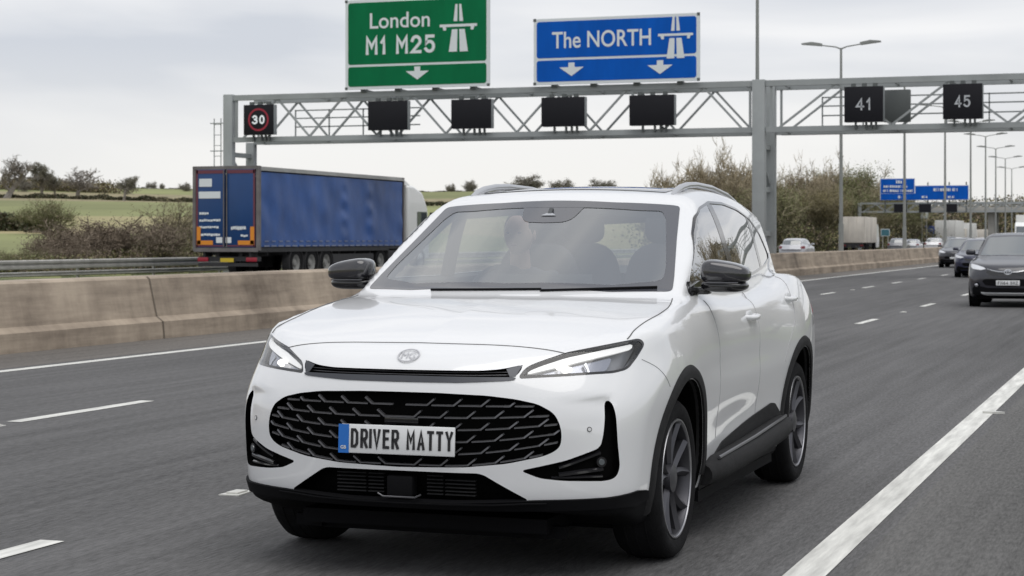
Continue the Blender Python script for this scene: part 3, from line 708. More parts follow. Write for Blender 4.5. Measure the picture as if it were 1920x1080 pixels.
# ------------------------------------------------------------------ distant overbridge
BY = 268.0
bx0, bx1 = at(1688, 448, BY).x, at(1920, 448, BY).x + 60; bz = lambda v: at(1800, v, BY).z
br = empty('bridge', (bx0, BY, 0)); tag(br, 'distant concrete road bridge with a steel parapet crossing the motorway', 'bridge')
Wb = bx1 - bx0
MB().box((Wb / 2, 5, (bz(397) + bz(388)) / 2), (Wb, 10, bz(388) - bz(397))).build('deck', M_CONC2, br)
b = MB()
for z in (bz(386), bz(383), bz(380)): b.box((Wb / 2, .1, z), (Wb, .07, .08))
for k in range(int(Wb / 2)): b.box((k * 2.0, .1, (bz(388) + bz(380)) / 2), (.09, .09, bz(380) - bz(388)))
b.build('parapet', M_GANTRY, br)
b = MB(); b.prism([(-9, 0), (0, 0), (0, bz(397)), (-3, bz(397))], 'y', 1, 9); b.prism([(Wb - 30, 0), (Wb, 0), (Wb, bz(397)), (Wb - 25, bz(397))], 'y', 1, 9); b.build('abutment', M_CONC, br, smooth=False)
pr_ = MB(); pr_.box((0, 5, bz(397) / 2), (.9, 7, bz(397))); pier = pr_.build('pier', M_CONC2, br); pier.location.x = -(bx0 + 21.9)
pier.location.x = (-14 + float(shift(BY))) - bx0
# ------------------------------------------------------------------ trees, shrubs and hedges
M_BARK = mat('bark', (.115, .095, .075), .9, var=.3, vscale=2)
M_BARKG = mat('mossy_bark', (.125, .115, .065), .9, var=.3, vscale=2)
M_TREEB = mat('pale_bark', (.20, .17, .125), .9, var=.25, vscale=2)
M_TWIGL = mat('pale_twigs', (.30, .255, .175), .9, var=.3, vscale=.9)
M_FARB = mat('hazed_bark', (.22, .20, .18), .9, var=.2, vscale=1)  # bark lightened and greyed, distance haze put into the colour
M_FARI = mat('hazed_ivy', (.15, .145, .105), .9, var=.3, vscale=1)  # ivy paled the same way, haze mixed into its colour
M_TWIG = mat('bare_twigs', (.24, .21, .135), .9, var=.35, vscale=.9)
M_BUD = mat('budding_leaves', (.205, .180, .085), .85, var=.45, vscale=.35)
M_BUDG = mat('young_green_leaves', (.150, .160, .068), .85, var=.4, vscale=.4)
M_IVY = mat('dark_ivy', (.045, .052, .022), .8, var=.4, vscale=1)
M_BROWNL = mat('brown_shrub_twigs', (.17, .135, .10), .9, var=.4, vscale=.8)
M_HEDGE = mat('hedge', (.095, .082, .052), .95, var=.5, vscale=.6)

def tree_data(seed, H, spread=.75, trunk=.32, nl=5, depth=4, r0=.035, up=.35, droop=0, first=.22, kids=(5, 4, 4, 4), twig_r=.010, seglen=None, leaves=0, leaf=.14, leafspread=.35):
    """branching segments -> wood mesh, twig mesh, leaf mesh data. sizes are fractions of H except twig_r and leaf"""
    rn = np.random.default_rng(seed); WV = []; WF = []; TV = []; TF = []; tips = []
    def prism(V, F_, a, b, ra, rb, n=3):
        d = b - a; L_ = np.linalg.norm(d); d = d / max(L_, 1e-6); u = np.cross(d, [0.31, .17, .93]); u /= np.linalg.norm(u); v = np.cross(d, u); b0 = len(V)
        for p, r_ in ((a, ra), (b, rb)):
            for k in range(n): an = 2 * math.pi * k / n; V.append(tuple(p + (u * math.cos(an) + v * math.sin(an)) * r_))
        for k in range(n): F_.append((b0 + k, b0 + (k + 1) % n, b0 + n + (k + 1) % n, b0 + n + k))
    def grow(p, d, L_, r_, lev):
        nseg = 4 if lev < 2 else 3; pts = [p]; dd = d
        for i in range(nseg):
            dd = dd + rn.normal(0, .16 + .05 * lev, 3) + np.array([0, 0, up * .25 - droop * lev * .1]); dd = dd / np.linalg.norm(dd); pts.append(pts[-1] + dd * L_ / nseg)
        for i in range(nseg):
            ra = r_ * (1 - .6 * i / nseg); rb = r_ * (1 - .6 * (i + 1) / nseg)
            if lev < 3: prism(WV, WF, pts[i], pts[i + 1], max(ra, twig_r), max(rb, twig_r), 5 if lev < 2 else 3)
            else: prism(TV, TF, pts[i], pts[i + 1], twig_r * (1.2 - .3 * i), twig_r * (.9 - .25 * i), 3)
        if lev >= depth - 1: tips.extend(pts[1:])
        if lev < depth:
            nk = kids[min(lev, len(kids) - 1)] + rn.integers(0, 2)
            for k in range(nk):
                t = rn.uniform(first if lev == 0 else .25, 1.0); i = min(int(t * nseg), nseg - 1); q = pts[i] + (pts[i + 1] - pts[i]) * (t * nseg - i)
                a = rn.uniform(0, 2 * math.pi); side = np.array([math.cos(a), math.sin(a), 0]); s_ = spread * rn.uniform(.6, 1.25)
                nd = dd * (1 - .35 * s_) + side * s_ + np.array([0, 0, up]); nd /= np.linalg.norm(nd)
                grow(q, nd, L_ * rn.uniform(.50, .78) * (1 - .25 * t if lev == 0 else 1), r_ * .5 * (1.15 - .5 * t), lev + 1)
    for s_ in range(nl if nl < 0 else 1): pass
    if nl == 1: grow(np.array([0, 0, -.1]), np.array([0, 0, 1.]), H * .62, H * r0, 0)
    else:
        for k in range(nl):
            a = rn.uniform(0, 2 * math.pi); sp_ = .35 + spread * .5; d = np.array([math.cos(a) * sp_, math.sin(a) * sp_, 1]); d /= np.linalg.norm(d)
            grow(np.array([math.cos(a) * .12 * H * rn.random(), math.sin(a) * .12 * H * rn.random(), -.1]), d, H * rn.uniform(.45, .62), H * r0 * .6, 0)
    tips = np.array(tips); LV = []; LF = []
    if leaves:
        idx = rn.integers(0, len(tips), leaves)
        for i in idx:
            c = tips[i] + rn.normal(0, leafspread, 3) * np.array([1, 1, .8]); c[2] = max(c[2], .05); u = rn.normal(size=3); u /= np.linalg.norm(u); v = np.cross(u, rn.normal(size=3)); v /= np.linalg.norm(v); sz = leaf * rn.uniform(.5, 1.2); b0 = len(LV)
            LV += [tuple(c - u * sz), tuple(c - v * sz * .5), tuple(c + u * sz), tuple(c + v * sz * .5)]; LF.append((b0, b0 + 1, b0 + 2, b0 + 3))
    zmax = float(np.percentile([v[2] for v in (TV or WV)], 99.4)); k = H / zmax
    sc = lambda V: [(x * k, y * k, z * k) for x, y, z in V]
    return (sc(WV), WF), (sc(TV), TF), (sc(LV), LF)
PROTO = {}
def proto(key, mw, mt, ml, **kw):
    (wv, wf), (tv, tf), (lv, lf) = tree_data(**kw)
    def me(nm, V, Fa, m):
        e = bpy.data.meshes.new(nm); e.from_pydata(V, [], Fa); e.materials.append(m); e.update(); return e
    crownV = tv + lv; nf = len(tf); crownF = tf + [tuple(i + len(tv) for i in f) for f in lf]
    c = me('crown', crownV, crownF, mt); c.materials.append(ml)
    if lf: c.polygons.foreach_set('material_index', [0] * nf + [1] * len(lf))
    PROTO[key] = (me('trunk', wv, wf, mw), c, kw['H'])
def plant(key, name, label, cat, x, y, h, group=None, rz=0, sx=1.0, sink=.05):
    w_, c, H = PROTO[key]; k = h / H
    o = empty(name, (x, y, float(terrain(x, y)) - sink), rz); tag(o, label, cat, group); o.scale = (k * sx, k * sx, k)
    for nm, me in (('trunk', w_), ('crown', c)):
        ch = bpy.data.objects.new(nm, me); COL.objects.link(ch); ch.parent = o
    return o
def px(key, name, label, cat, u, r_, v_top, group=None, sx=1.0, rz=None, hmin=1.0, base=None):
    """plant whose foot stands on the terrain at depth r_ in the direction of pixel column u, reaching up to row v_top"""
    t = (u - 960) / F_PX; X = (-math.sin(YAW) + t * math.cos(YAW)) * r_; Y = (math.cos(YAW) + t * math.sin(YAW)) * r_
    zt_ = 1.4 + (448 - v_top) / F_PX * r_; h = max(hmin, zt_ - float(terrain(X, Y)))
    return plant(key, name, label, cat, X, Y, h, group, rz if rz is not None else random.uniform(0, 6.28), sx)
proto('bare1', M_BARK, M_TWIG, M_BUD, seed=3, H=9, nl=1, depth=4, kids=(7, 5, 4, 4), spread=.95, up=.30, twig_r=.030, leaves=0)
proto('bare3', M_TREEB, M_TWIGL, M_BUD, seed=63, H=11, nl=7, depth=4, kids=(5, 4, 3, 3), spread=.55, up=.42, r0=.03, twig_r=.028, first=.35, leaves=400, leaf=.08, leafspread=.2)
proto('bare2', M_BARK, M_TWIG, M_BUD, seed=11, H=8, nl=1, depth=4, kids=(8, 5, 4, 3), spread=1.15, up=.18, twig_r=.018, leaves=500, leaf=.10, leafspread=.2)
proto('wood1', M_BARKG, M_TWIG, M_BUD, seed=5, H=11, nl=3, depth=4, kids=(5, 4, 4, 3), spread=.8, up=.34, twig_r=.026, leaves=13000, leaf=.085, leafspread=.32)
proto('wood2', M_BARKG, M_TWIG, M_BUDG, seed=8, H=9, nl=3, depth=4, kids=(5, 4, 4, 3), spread=.95, up=.22, twig_r=.026, leaves=15000, leaf=.085, leafspread=.36)
proto('wood3', M_BARK, M_TWIG, M_BROWNL, seed=21, H=10, nl=4, depth=4, kids=(4, 4, 4, 3), spread=.7, up=.36, twig_r=.028, leaves=9000, leaf=.085, leafspread=.3)
proto('bush1', M_BROWNL, M_BROWNL, M_BROWNL, seed=31, H=3, nl=9, depth=3, kids=(5, 5, 4), spread=.95, up=.12, twig_r=.013, leaves=9000, leaf=.036, leafspread=.16)
proto('bush2', M_BARKG, M_TWIG, M_BUDG, seed=35, H=3, nl=7, depth=3, kids=(5, 5, 4), spread=.9, up=.16, twig_r=.013, leaves=9000, leaf=.04, leafspread=.18)
proto('far1', M_FARB, M_FARB, M_BROWNL, seed=3, H=9, nl=1, depth=4, kids=(7, 5, 4, 2), spread=.95, up=.30, r0=.06, twig_r=.055, leaves=0)
proto('far2', M_FARB, M_FARB, M_BROWNL, seed=11, H=8, nl=1, depth=4, kids=(8, 5, 4, 2), spread=1.15, up=.18, r0=.06, twig_r=.055, leaves=0)
proto('dome', M_FARB, M_FARB, M_FARI, seed=77, H=5, nl=8, depth=3, kids=(5, 4, 3), spread=1.1, up=.10, twig_r=.05, leaves=3000, leaf=.12, leafspread=.3)
proto('ivy', M_FARB, M_FARB, M_FARI, seed=41, H=8, nl=1, depth=4, kids=(7, 5, 4, 2), spread=.9, up=.2, r0=.06, twig_r=.05, leaves=5000, leaf=.16, leafspread=.30)

# trees along the skyline, left
sky_t = [('far1', 12, 385, 303, 1.5, 'large bare tree on the hill at the left edge of the photo'), ('ivy', 80, 400, 316, .85, 'ivy clad bare tree on the hill, second from the left edge'),
         ('far2', 145, 400, 324, 1.35, 'wide bare tree on the hill, third from left'), ('ivy', 104, 405, 337, .9, 'low dark tree close beside the ivy clad tree on the hill'),
         ('ivy', 232, 380, 340, 1.0, 'low dark ivy covered tree on the hill, fourth from the left edge'), ('dome', 284, 540, 342, 1.0, 'small bare tree on the skyline left of the blue lorry'),
         ('dome', 303, 545, 345, .8, 'tiny bare tree on the skyline just left of the blue lorry'), ('dome', 349, 500, 344, 1.2, 'bare tree on the skyline touching the rear of the blue lorry'),
         ('dome', 45, 450, 345, 1.0, 'low scrubby tree on the hill near the left edge'), ('dome', 846, 560, 346, .9, 'bare tree on the skyline right of the lorry cab'),
         ('dome', 880, 560, 340, 1.0, 'bare tree on the skyline above the left roof rail of the white SUV'), ('dome', 985, 560, 331, 1.7, 'broad tree on the skyline above the middle of the white SUV roof'),
         ('dome', 1056, 560, 338, 1.6, 'broad tree on the skyline above the SUV sunroof'), ('dome', 1130, 540, 338, 1.6, 'low tree on the skyline above the right half of the SUV roof')]
for key, u, r_, v, sx, lab_ in sky_t: px(key, 'hill_tree', lab_, 'tree', u, r_, v - (9 if u < 260 else 1), 'trees on the far hill', sx)
px('bush2', 'field_tree', 'round leafy tree standing alone in the green field on the left', 'tree', 92, 150, 377, None, 1.25)
px('bush2', 'field_bush', 'small pale bush beside the round field tree', 'bush', 118, 148, 418, None, .9)
# shrubs behind the safety fence
sh_ = [(60, 74, 470, 'bush2', 'low green shrub nearest the left edge behind the safety fence'), (100, 76, 458, 'bush1', 'low brown shrub second from the left behind the safety fence'), (135, 78, 440, 'bush1', 'brown shrub third from the left behind the safety fence'),
       (170, 80, 418, 'bush1', 'tall brown shrub left of the highest one behind the safety fence'), (205, 82, 408, 'bush1', 'tallest brown shrub behind the safety fence'), (238, 80, 420, 'bush1', 'brown shrub right of the tallest one behind the safety fence'),
       (262, 80, 446, 'bush2', 'low greenish shrub behind the safety fence, left of the branching tree'), (295, 82, 438, 'bush2', 'greenish shrub under the branching tree by the lorry'), (335, 84, 432, 'bush2', 'greenish shrub close to the rear corner of the lorry'),
       (365, 86, 420, 'bush1', 'brown shrub partly hidden by the rear of the lorry'), (20, 72, 478, 'bush2', 'low green shrub at the very left edge')]
for u, r_, v, key, lab_ in sh_: px(key, 'shrub', lab_, 'shrub', u, r_, v, 'shrubs behind the safety fence', 1.35)
px('bare2', 'verge_tree', 'branching brown tree behind the safety fence beside the lorry rear', 'tree', 322, 88, 372, None, .9)
px('bare1', 'verge_tree', 'upright twiggy tree touching the lorry rear corner', 'tree', 352, 92, 378, None, .9)

# wood on the far verge, right of the gantry leg
rw = random.Random(12); lst = []
tops = lambda u: float(np.interp(u, [1240, 1265, 1300, 1335, 1370, 1400, 1440, 1460, 1490, 1520, 1545, 1570, 1590, 1640, 1665, 1700, 1760], [352, 326, 302, 292, 296, 316, 346, 340, 326, 318, 314, 336, 364, 350, 344, 372, 400]))
front_ = [(1270, 168, 'wood2'), (1310, 172, 'wood1'), (1350, 172, 'wood3'), (1388, 176, 'wood2'), (1425, 180, 'wood1'), (1462, 186, 'wood2'), (1500, 200, 'wood1'), (1540, 222, 'wood2'), (1580, 234, 'wood3'), (1618, 242, 'wood1'), (1655, 256, 'wood2'), (1690, 268, 'wood3'), (1245, 165, 'wood3')]
names = ['leafy tree above the rear of the SUV roof', 'budding tree behind the SUV right roof rail', 'brown twiggy tree left of the gantry leg', 'green tree just left of the gantry leg', 'budding tree hidden behind the gantry leg', 'green tree just right of the gantry leg', 'budding tree above the silver hatchback',
         'green tree left of the nearest full lamp post', 'brown tree behind the box lorry', 'budding tree right of the box lorry', 'green tree left of the far blue sign', 'brown tree under the far blue sign', 'brown tree above the middle of the SUV roof right half']
for (u, r_, key), nm in zip(front_, names):
    px(key, 'woodland_tree', nm + ', front row of the wood', 'tree', u, r_, tops(u) + (rw.uniform(45, 60) if u < 1400 else rw.uniform(22, 40)), 'trees of the roadside wood', 1.15)
back_ = [(1285, 188, 'bare3', 'bare crowned tree rising above the SUV roof, left of two'), (1335, 184, 'bare3', 'tallest bare tree between the SUV roof and the gantry leg'), (1382, 190, 'bare3', 'bare tree close to the left side of the gantry leg'), (1475, 205, 'wood1', 'tall budding tree close to the right side of the gantry leg'),
         (1512, 215, 'bare3', 'tall bare topped tree above the silver hatchback'), (1545, 236, 'bare3', 'bare tree left of the nearest two armed lamp post'), (1598, 250, 'wood2', 'green tree behind the nearest two armed lamp post'), (1640, 262, 'wood1', 'budding tree at the left end of the far blue sign'), (1675, 272, 'wood2', 'green tree behind the far blue sign'), (1430, 200, 'wood3', 'brown tree behind the gantry leg, back row'), (1560, 244, 'wood2', 'green tree above the box lorry, back row')]
for u, r_, key, lab_ in back_: px(key, 'woodland_tree', lab_, 'tree', u, r_, tops(u) - 8, 'trees of the roadside wood', 1.0)
# undergrowth at the foot of the wood, reads as one mass
def mass(name, label_kind, pts, hfun, n, leaf, mats, wid=5.0, seed=1):
    rn = np.random.default_rng(seed); V = []; Fa = []; mi = []
    P = np.array(pts, float); seg = np.linalg.norm(np.diff(P, axis=0), axis=1); cum = np.concatenate([[0], np.cumsum(seg)])
    for i in range(n):
        s = rn.uniform(0, cum[-1]); k = min(np.searchsorted(cum, s) - 1, len(P) - 2); k = max(k, 0); q = P[k] + (P[k + 1] - P[k]) * ((s - cum[k]) / seg[k])
        x = q[0] + rn.normal(0, wid * .4); y = q[1] + rn.normal(0, wid * .4); h = hfun(s / cum[-1]) * (.75 + .35 * math.sin(s * .9) * math.sin(s * .37 + 1)); z = float(terrain(x, y)) + h * rn.random() ** .8
        u = rn.normal(size=3); u /= np.linalg.norm(u); v = np.cross(u, rn.normal(size=3)); v /= np.linalg.norm(v); sz = leaf * rn.uniform(.5, 1.3); c = np.array([x, y, z]); b0 = len(V)
        V += [tuple(c - u * sz), tuple(c - v * sz * .6), tuple(c + u * sz), tuple(c + v * sz * .6)]; Fa.append((b0, b0 + 1, b0 + 2, b0 + 3)); mi.append(rn.integers(0, len(mats)))
    o = mesh_obj(name, V, Fa, mats, None, mi, smooth=False); return o
W3 = lambda u, r_: ((-math.sin(YAW) + (u - 960) / F_PX * math.cos(YAW)) * r_, (math.cos(YAW) + (u - 960) / F_PX * math.sin(YAW)) * r_)
und = mass('undergrowth', '', [W3(1250, 160), W3(1300, 168), W3(1450, 196), W3(1560, 226), W3(1660, 258), W3(1720, 285)], lambda t: 3.4, 60000, .15, [M_BUD, M_BUDG, M_BROWNL, M_IVY], 4.5, 2); und['kind'] = 'stuff'
und = mass('undergrowth', '', [W3(1275, 188), W3(1310, 193), W3(1450, 222), W3(1560, 250), W3(1660, 280), W3(1730, 300)], lambda t: 6.0, 60000, .17, [M_BUD, M_BROWNL, M_BUDG, M_IVY], 4.0, 6); und['kind'] = 'stuff'
far_ = mass('distant_woodland', '', [W3(1640, 330), W3(1760, 350), W3(1860, 370), W3(1960, 390), W3(2100, 400)], lambda t: 7 + 4 * t, 70000, .27, [M_IVY, M_BUD, M_BROWNL], 9, 4); far_['kind'] = 'stuff'
und = mass('undergrowth', '', [W3(20, 72), W3(150, 77), W3(260, 80), W3(380, 84), W3(520, 90)], lambda t: .55 + .9 * min(1, t * 2.5), 26000, .055, [M_BROWNL, M_BUDG, M_BROWNL, M_BUD], 3.0, 9); und['kind'] = 'stuff'
# hedgerows on the hill
def hedge(label, pts, h, wid, n, leaf, seed, mats=None):
    o = mass('hedgerow', '', pts, lambda t: h, n, leaf, mats or [M_HEDGE, M_IVY], wid, seed); tag(o, label, 'hedge')
hedge('dark hedgerow along the top of the green field on the left hill', [W3(-40, 386), W3(100, 390), W3(260, 384), W3(420, 372), W3(600, 372), W3(900, 380)], 1.0, 1.0, 9000, .26, 13)
hedge('dark hedgerow on the skyline of the left hill', [W3(-60, 560), W3(150, 560), W3(400, 565), W3(800, 575), W3(1250, 580)], 0.8, 1.6, 12000, .26, 14)
hedge('short dark hedgerow at the left edge between the two lowest fields', [W3(-60, 160), W3(44, 162)], 1.5, 1.3, 2500, .25, 15)
hedge('short piece of dark hedge left of the round field tree', [W3(57, 158), W3(84, 156)], 1.2, 1.0, 900, .22, 16)
hedge('loose brown hedgerow below the skyline on the left hill', [W3(-60, 470), W3(60, 468), W3(150, 460), W3(215, 455)], 3.0, 6.0, 12000, .26, 17, [M_BROWNL, M_HEDGE, M_BUD])
# trees beyond the hard shoulder, to the right: they show only as reflections in the SUV's side glass
for i, (x, y, h) in enumerate(((7.5, 46, 8), (8.5, 53, 10.5), (9.5, 61, 9.5), (10.5, 69, 12), (11.5, 78, 11), (13, 88, 13), (14.5, 100, 12), (17, 116, 14), (20, 136, 14), (8, 38, 6.5))):
    plant(('bare1', 'bare3', 'ivy')[i % 3], 'verge_tree', 'bare tree mirrored in the side windows of the white SUV', 'tree', x, y, h * .72, 'trees mirrored in the side glass', i * 1.3, 1.1)
# ------------------------------------------------------------------ tools that shape things on the body field
def field_surface(fn, y0, y1, zc, dy=.016, ncap=56, nphi=256, rmax=2.0, xr=1.0):
    """closed mesh of the outer surface of fn, rays fanned from a spine at x = 0, z = zc"""
    phi = np.linspace(0, 2 * np.pi, nphi, endpoint=False)
    O = []; D = []
    al = np.linspace(0, np.pi / 2, ncap + 1)[1:]
    for a in al[::-1][1:]:
        O.append(np.tile([0, y0, zc], (nphi, 1))); D.append(np.stack([np.cos(phi) * np.cos(a), np.full(nphi, -np.sin(a)), np.sin(phi) * np.cos(a)], -1))
    ys = np.linspace(y0, y1, int((y1 - y0) / dy) + 1)
    for yy in ys:
        O.append(np.tile([0, yy, zc], (nphi, 1))); D.append(np.stack([np.cos(phi), 0 * phi, np.sin(phi)], -1))
    for a in al[:-1]:
        O.append(np.tile([0, y1, zc], (nphi, 1))); D.append(np.stack([np.cos(phi) * np.cos(a), np.full(nphi, np.sin(a)), np.sin(phi) * np.cos(a)], -1))
    O = np.concatenate(O); D = np.concatenate(D)
    t = cast(O, D, fn, tmax=rmax, n=110); P = O + D * t[:, None]
    pole = []
    for yy, s in ((y0, -1.), (y1, 1.)):
        o = np.array([[0, yy, zc]]); d = np.array([[0, s, 0.]]); pole.append((o + d * cast(o, d, fn, tmax=rmax, n=110)[:, None])[0])
    nr = len(P) // nphi; f = []
    for i in range(nr - 1):
        a = i * nphi
        for k in range(nphi):
            k2 = (k + 1) % nphi; f.append((a + k, a + k2, a + nphi + k2, a + nphi + k))
    V = list(map(tuple, P)); V += [tuple(pole[0]), tuple(pole[1])]; p0, p1 = len(V) - 2, len(V) - 1
    for k in range(nphi):
        k2 = (k + 1) % nphi; f.append((p0, k2, k)); f.append((p1, (nr - 1) * nphi + k, (nr - 1) * nphi + k2))
    return V, f

def inside(poly, pts):
    x, y = pts[:, 0], pts[:, 1]; r = np.zeros(len(pts), bool); n = len(poly)
    for i in range(n):
        x1, y1 = poly[i]; x2, y2 = poly[(i + 1) % n]
        k = ((y1 > y) != (y2 > y)); dy = y2 - y1 if y2 != y1 else 1e-12
        r ^= k & (x < (x2 - x1) * (y - y1) / dy + x1)
    return r
def soften(pts, it=2, rad=.014):
    p = np.array(pts, float)
    for _ in range(it):
        q = np.roll(p, -1, 0); L_ = np.linalg.norm(q - p, axis=1, keepdims=True); c = np.minimum(.25, rad / np.maximum(L_, 1e-6))
        p = np.stack([(1 - c) * p + c * q, c * p + (1 - c) * q], 1).reshape(-1, p.shape[1]); rad *= .45
    return p
def resample(p, step):
    out_ = []
    for i in range(len(p)):
        a, b = p[i], p[(i + 1) % len(p)]; n = max(1, int(np.linalg.norm(b - a) / step))
        for k in range(n): out_.append(a + (b - a) * k / n)
    return np.array(out_)
def mirror_half(half):
    """closed outline from its right half, listed from the top centre to the bottom centre"""
    h = [tuple(q) for q in half]
    return h + [(-q[0],) + tuple(q[1:]) for q in h[::-1] if q[0] > 1e-6]
def lift(outline, d, holes=(), step=.03, off=0.0, fn=None, soft=2, back=.9):
    """triangulate a closed outline seen along -d and lay it on the body field; returns verts, tris, (frame)"""
    fn = fn or field
    d = np.array(d, float); d /= np.linalg.norm(d)
    a = np.cross([0, 0, 1.], d); a /= np.linalg.norm(a); b = np.cross(d, a)
    loops = []
    for k, lp in enumerate([outline] + list(holes)):
        p = np.array(lp, float)
        p2 = np.stack([p @ a, p @ b], -1)
        if soft: p2 = soften(p2, soft)
        loops.append(resample(p2, step))
    pts = np.concatenate(loops); edges = []; b0 = 0
    for lp in loops:
        n = len(lp); edges += [(b0 + i, b0 + (i + 1) % n) for i in range(n)]; b0 += n
    lo, hi = loops[0].min(0), loops[0].max(0)
    gx, gy = np.meshgrid(np.arange(lo[0], hi[0], step), np.arange(lo[1], hi[1], step)); g = np.stack([gx.ravel(), gy.ravel()], -1)
    k = inside(loops[0], g)
    for lp in loops[1:]: k &= ~inside(lp, g)
    allp = np.concatenate([pts, g[k]])
    # drop grid points that crowd the border
    gi = g[k]
    if len(gi):
        dm = np.min(np.linalg.norm(gi[:, None] - pts[None], axis=2), axis=1); gi = gi[dm > step * .45]
        allp = np.concatenate([pts, gi])
    V2, E2, F2, *_ = geometry.delaunay_2d_cdt([Vector(q) for q in allp], edges, [], 0, 1e-6)
    V2 = np.array([tuple(q) for q in V2])
    F2 = np.array([f for f in F2 if len(f) == 3])
    c = V2[F2].mean(1); keep = inside(loops[0], c)
    for lp in loops[1:]: keep &= ~inside(lp, c)
    F2 = F2[keep]
    dep = (np.array(outline, float) @ d).max()
    o = V2[:, :1] * a + V2[:, 1:] * b + d * (dep + .35)
    t = cast(o, np.tile(-d, (len(o), 1)), fn, tmax=back + .35, n=260)
    if np.isnan(t).any():
        good = ~np.isnan(t); bad = np.where(~good)[0]
        for i in bad: t[i] = t[good][np.argmin(np.linalg.norm(V2[good] - V2[i], axis=1))]
    P = o - d * t[:, None]
    if off: P = P + field_grad(P) * off
    used = np.unique(F2); mp_ = -np.ones(len(P), int); mp_[used] = np.arange(len(used))
    return P[used], mp_[F2], d
def border(F):
    e = {}
    for f in F:
        for i in range(3):
            k = (f[i], f[(i + 1) % 3]); e[k] = 1
    return [k for k in e if (k[1], k[0]) not in e]
def slab(P, F, up, down):
    """closed solid between P+up and P+down (vectors or per-vertex arrays)"""
    n = len(P); V = np.concatenate([P + up, P + down])
    f = [tuple(t) for t in F] + [(t[0] + n, t[2] + n, t[1] + n) for t in F]
    f += [(a, a + n, b + n, b) for a, b in border(F)]
    return V, f
def skin(name, outline, d, m, parent, holes=(), off=.004, thick=.008, step=.03, soft=2, mirror=None, up=None):
    """a thin moulded piece lying on the body: its own outline, thickness and the body's curvature"""
    P, F, dd = lift(outline, d, holes, step, 0, None, soft)
    G = field_grad(P)
    V, f = slab(P, F, G * off, G * (off - thick))
    if mirror: V = V * np.array([-1, 1, 1]); f = [t[::-1] for t in f]
    o = mesh_obj(name, V, f, m, parent, smooth=False)
    bm = bmesh.new(); bm.from_mesh(o.data); bmesh.ops.recalc_face_normals(bm, faces=bm.faces); bm.to_mesh(o.data); bm.free()
    o.data.polygons.foreach_set('use_smooth', [True] * len(o.data.polygons)); o.data.set_sharp_from_angle(angle=R(35))
    return o
def pane(name, outline, d, m, parent, holes=(), off=-.004, step=.035, soft=2, mirror=False):
    P, F, dd = lift(outline, d, holes, step, 0, None, soft)
    G = field_grad(P); P = P + G * off
    if mirror: P = P * np.array([-1, 1, 1]); G = G * np.array([-1, 1, 1]); F = F[:, ::-1]
    o = mesh_obj(name, P, F, m, parent)
    me = o.data
    # orient outward and shade with the body's own normals
    n0 = np.cross(P[F[:, 1]] - P[F[:, 0]], P[F[:, 2]] - P[F[:, 0]])
    if (n0 * G[F[:, 0]]).sum() < 0: me.flip_normals()
    li = np.empty(len(me.loops), np.int32); me.loops.foreach_get('vertex_index', li)
    me.normals_split_custom_set([tuple(x) for x in G[li]])
    return o
def strip_on(name, pts, m, parent, r=.0025, mirror=False, off=.0, dirs=None, n=6):
    """a thin line on the body along 3D points near it"""
    p = np.array(pts, float); q = []
    for i in range(len(p) - 1):
        for k in range(6): q.append(p[i] + (p[i + 1] - p[i]) * k / 6)
    q.append(p[-1]); q = np.array(q)
    for _ in range(3): q[1:-1] = .25 * q[:-2] + .5 * q[1:-1] + .25 * q[2:]
    for _ in range(8): q = q - field_grad(q) * field(q)[:, None] * .8
    q = q + field_grad(q) * off
    if mirror: q = q * np.array([-1, 1, 1])
    return MB().tube([tuple(x) for x in q], r, n).build(name, m, parent)
def join_mb(name, parts, mats, parent):
    """parts = [(V, F, material index)] into one mesh"""
    V = []; Fs = []; mi = []
    for v, f, k in parts:
        b = len(V); V += [tuple(x) for x in v]; Fs += [tuple(int(i) + b for i in q) for q in f]; mi += [k] * len(f)
    return mesh_obj(name, V, Fs, mats, parent, mi, smooth=False)

# ------------------------------------------------------------------ outlines (car-local metres), right half or right side
GRILLE = mirror_half([(0, -.94, .779), (.17, -.94, .778), (.37, -.91, .770), (.475, -.88, .757), (.563, -.85, .737), (.625, -.83, .700), (.65, -.82, .645), (.653, -.82, .588), (.64, -.82, .555), (.592, -.84, .529), (.45, -.90, .498), (.277, -.93, .480), (0, -.947, .473)])
SLOT = mirror_half([(0, -.90, .866), (.325, -.88, .867), (.41, -.85, .874), (.490, -.80, .892), (.470, -.855, .842), (.248, -.92, .841), (0, -.93, .842)])
LIP = mirror_half([(0, -.90, .842), (.248, -.9, .841), (.470, -.86, .841), (.462, -.86, .829), (.248, -.92, .819), (0, -.93, .818)])
HEADLAMP = [(.473, -.851, .836), (.497, -.81, .881), (.545, -.77, .903), (.628, -.687, .936), (.748, -.562, .961), (.858, -.39, .984), (.878, -.377, .960), (.866, -.448, .911), (.846, -.53, .862), (.806, -.60, .850), (.647, -.754, .844)]
VENT = [(.788, -.68, .744), (.812, -.66, .741), (.830, -.66, .690), (.838, -.66, .58), (.843, -.64, .47), (.832, -.66, .430), (.80, -.70, .420), (.655, -.81, .427), (.57, -.85, .438), (.495, -.88, .470), (.667, -.81, .509), (.783, -.72, .556), (.792, -.71, .60), (.797, -.70, .67)]
INTAKE = mirror_half([(0, -.944, .459), (.345, -.926, .457), (.53, -.855, .346), (.225, -.92, .334), (0, -.924, .333)])
CHIN = mirror_half([(0, -.92, .336), (.225, -.92, .336), (.54, -.85, .350), (.75, -.74, .352), (.85, -.58, .356), (.895, -.43, .366), (.885, -.40, .300), (.8, -.62, .308), (.6, -.8, .310), (0, -.9, .312)])
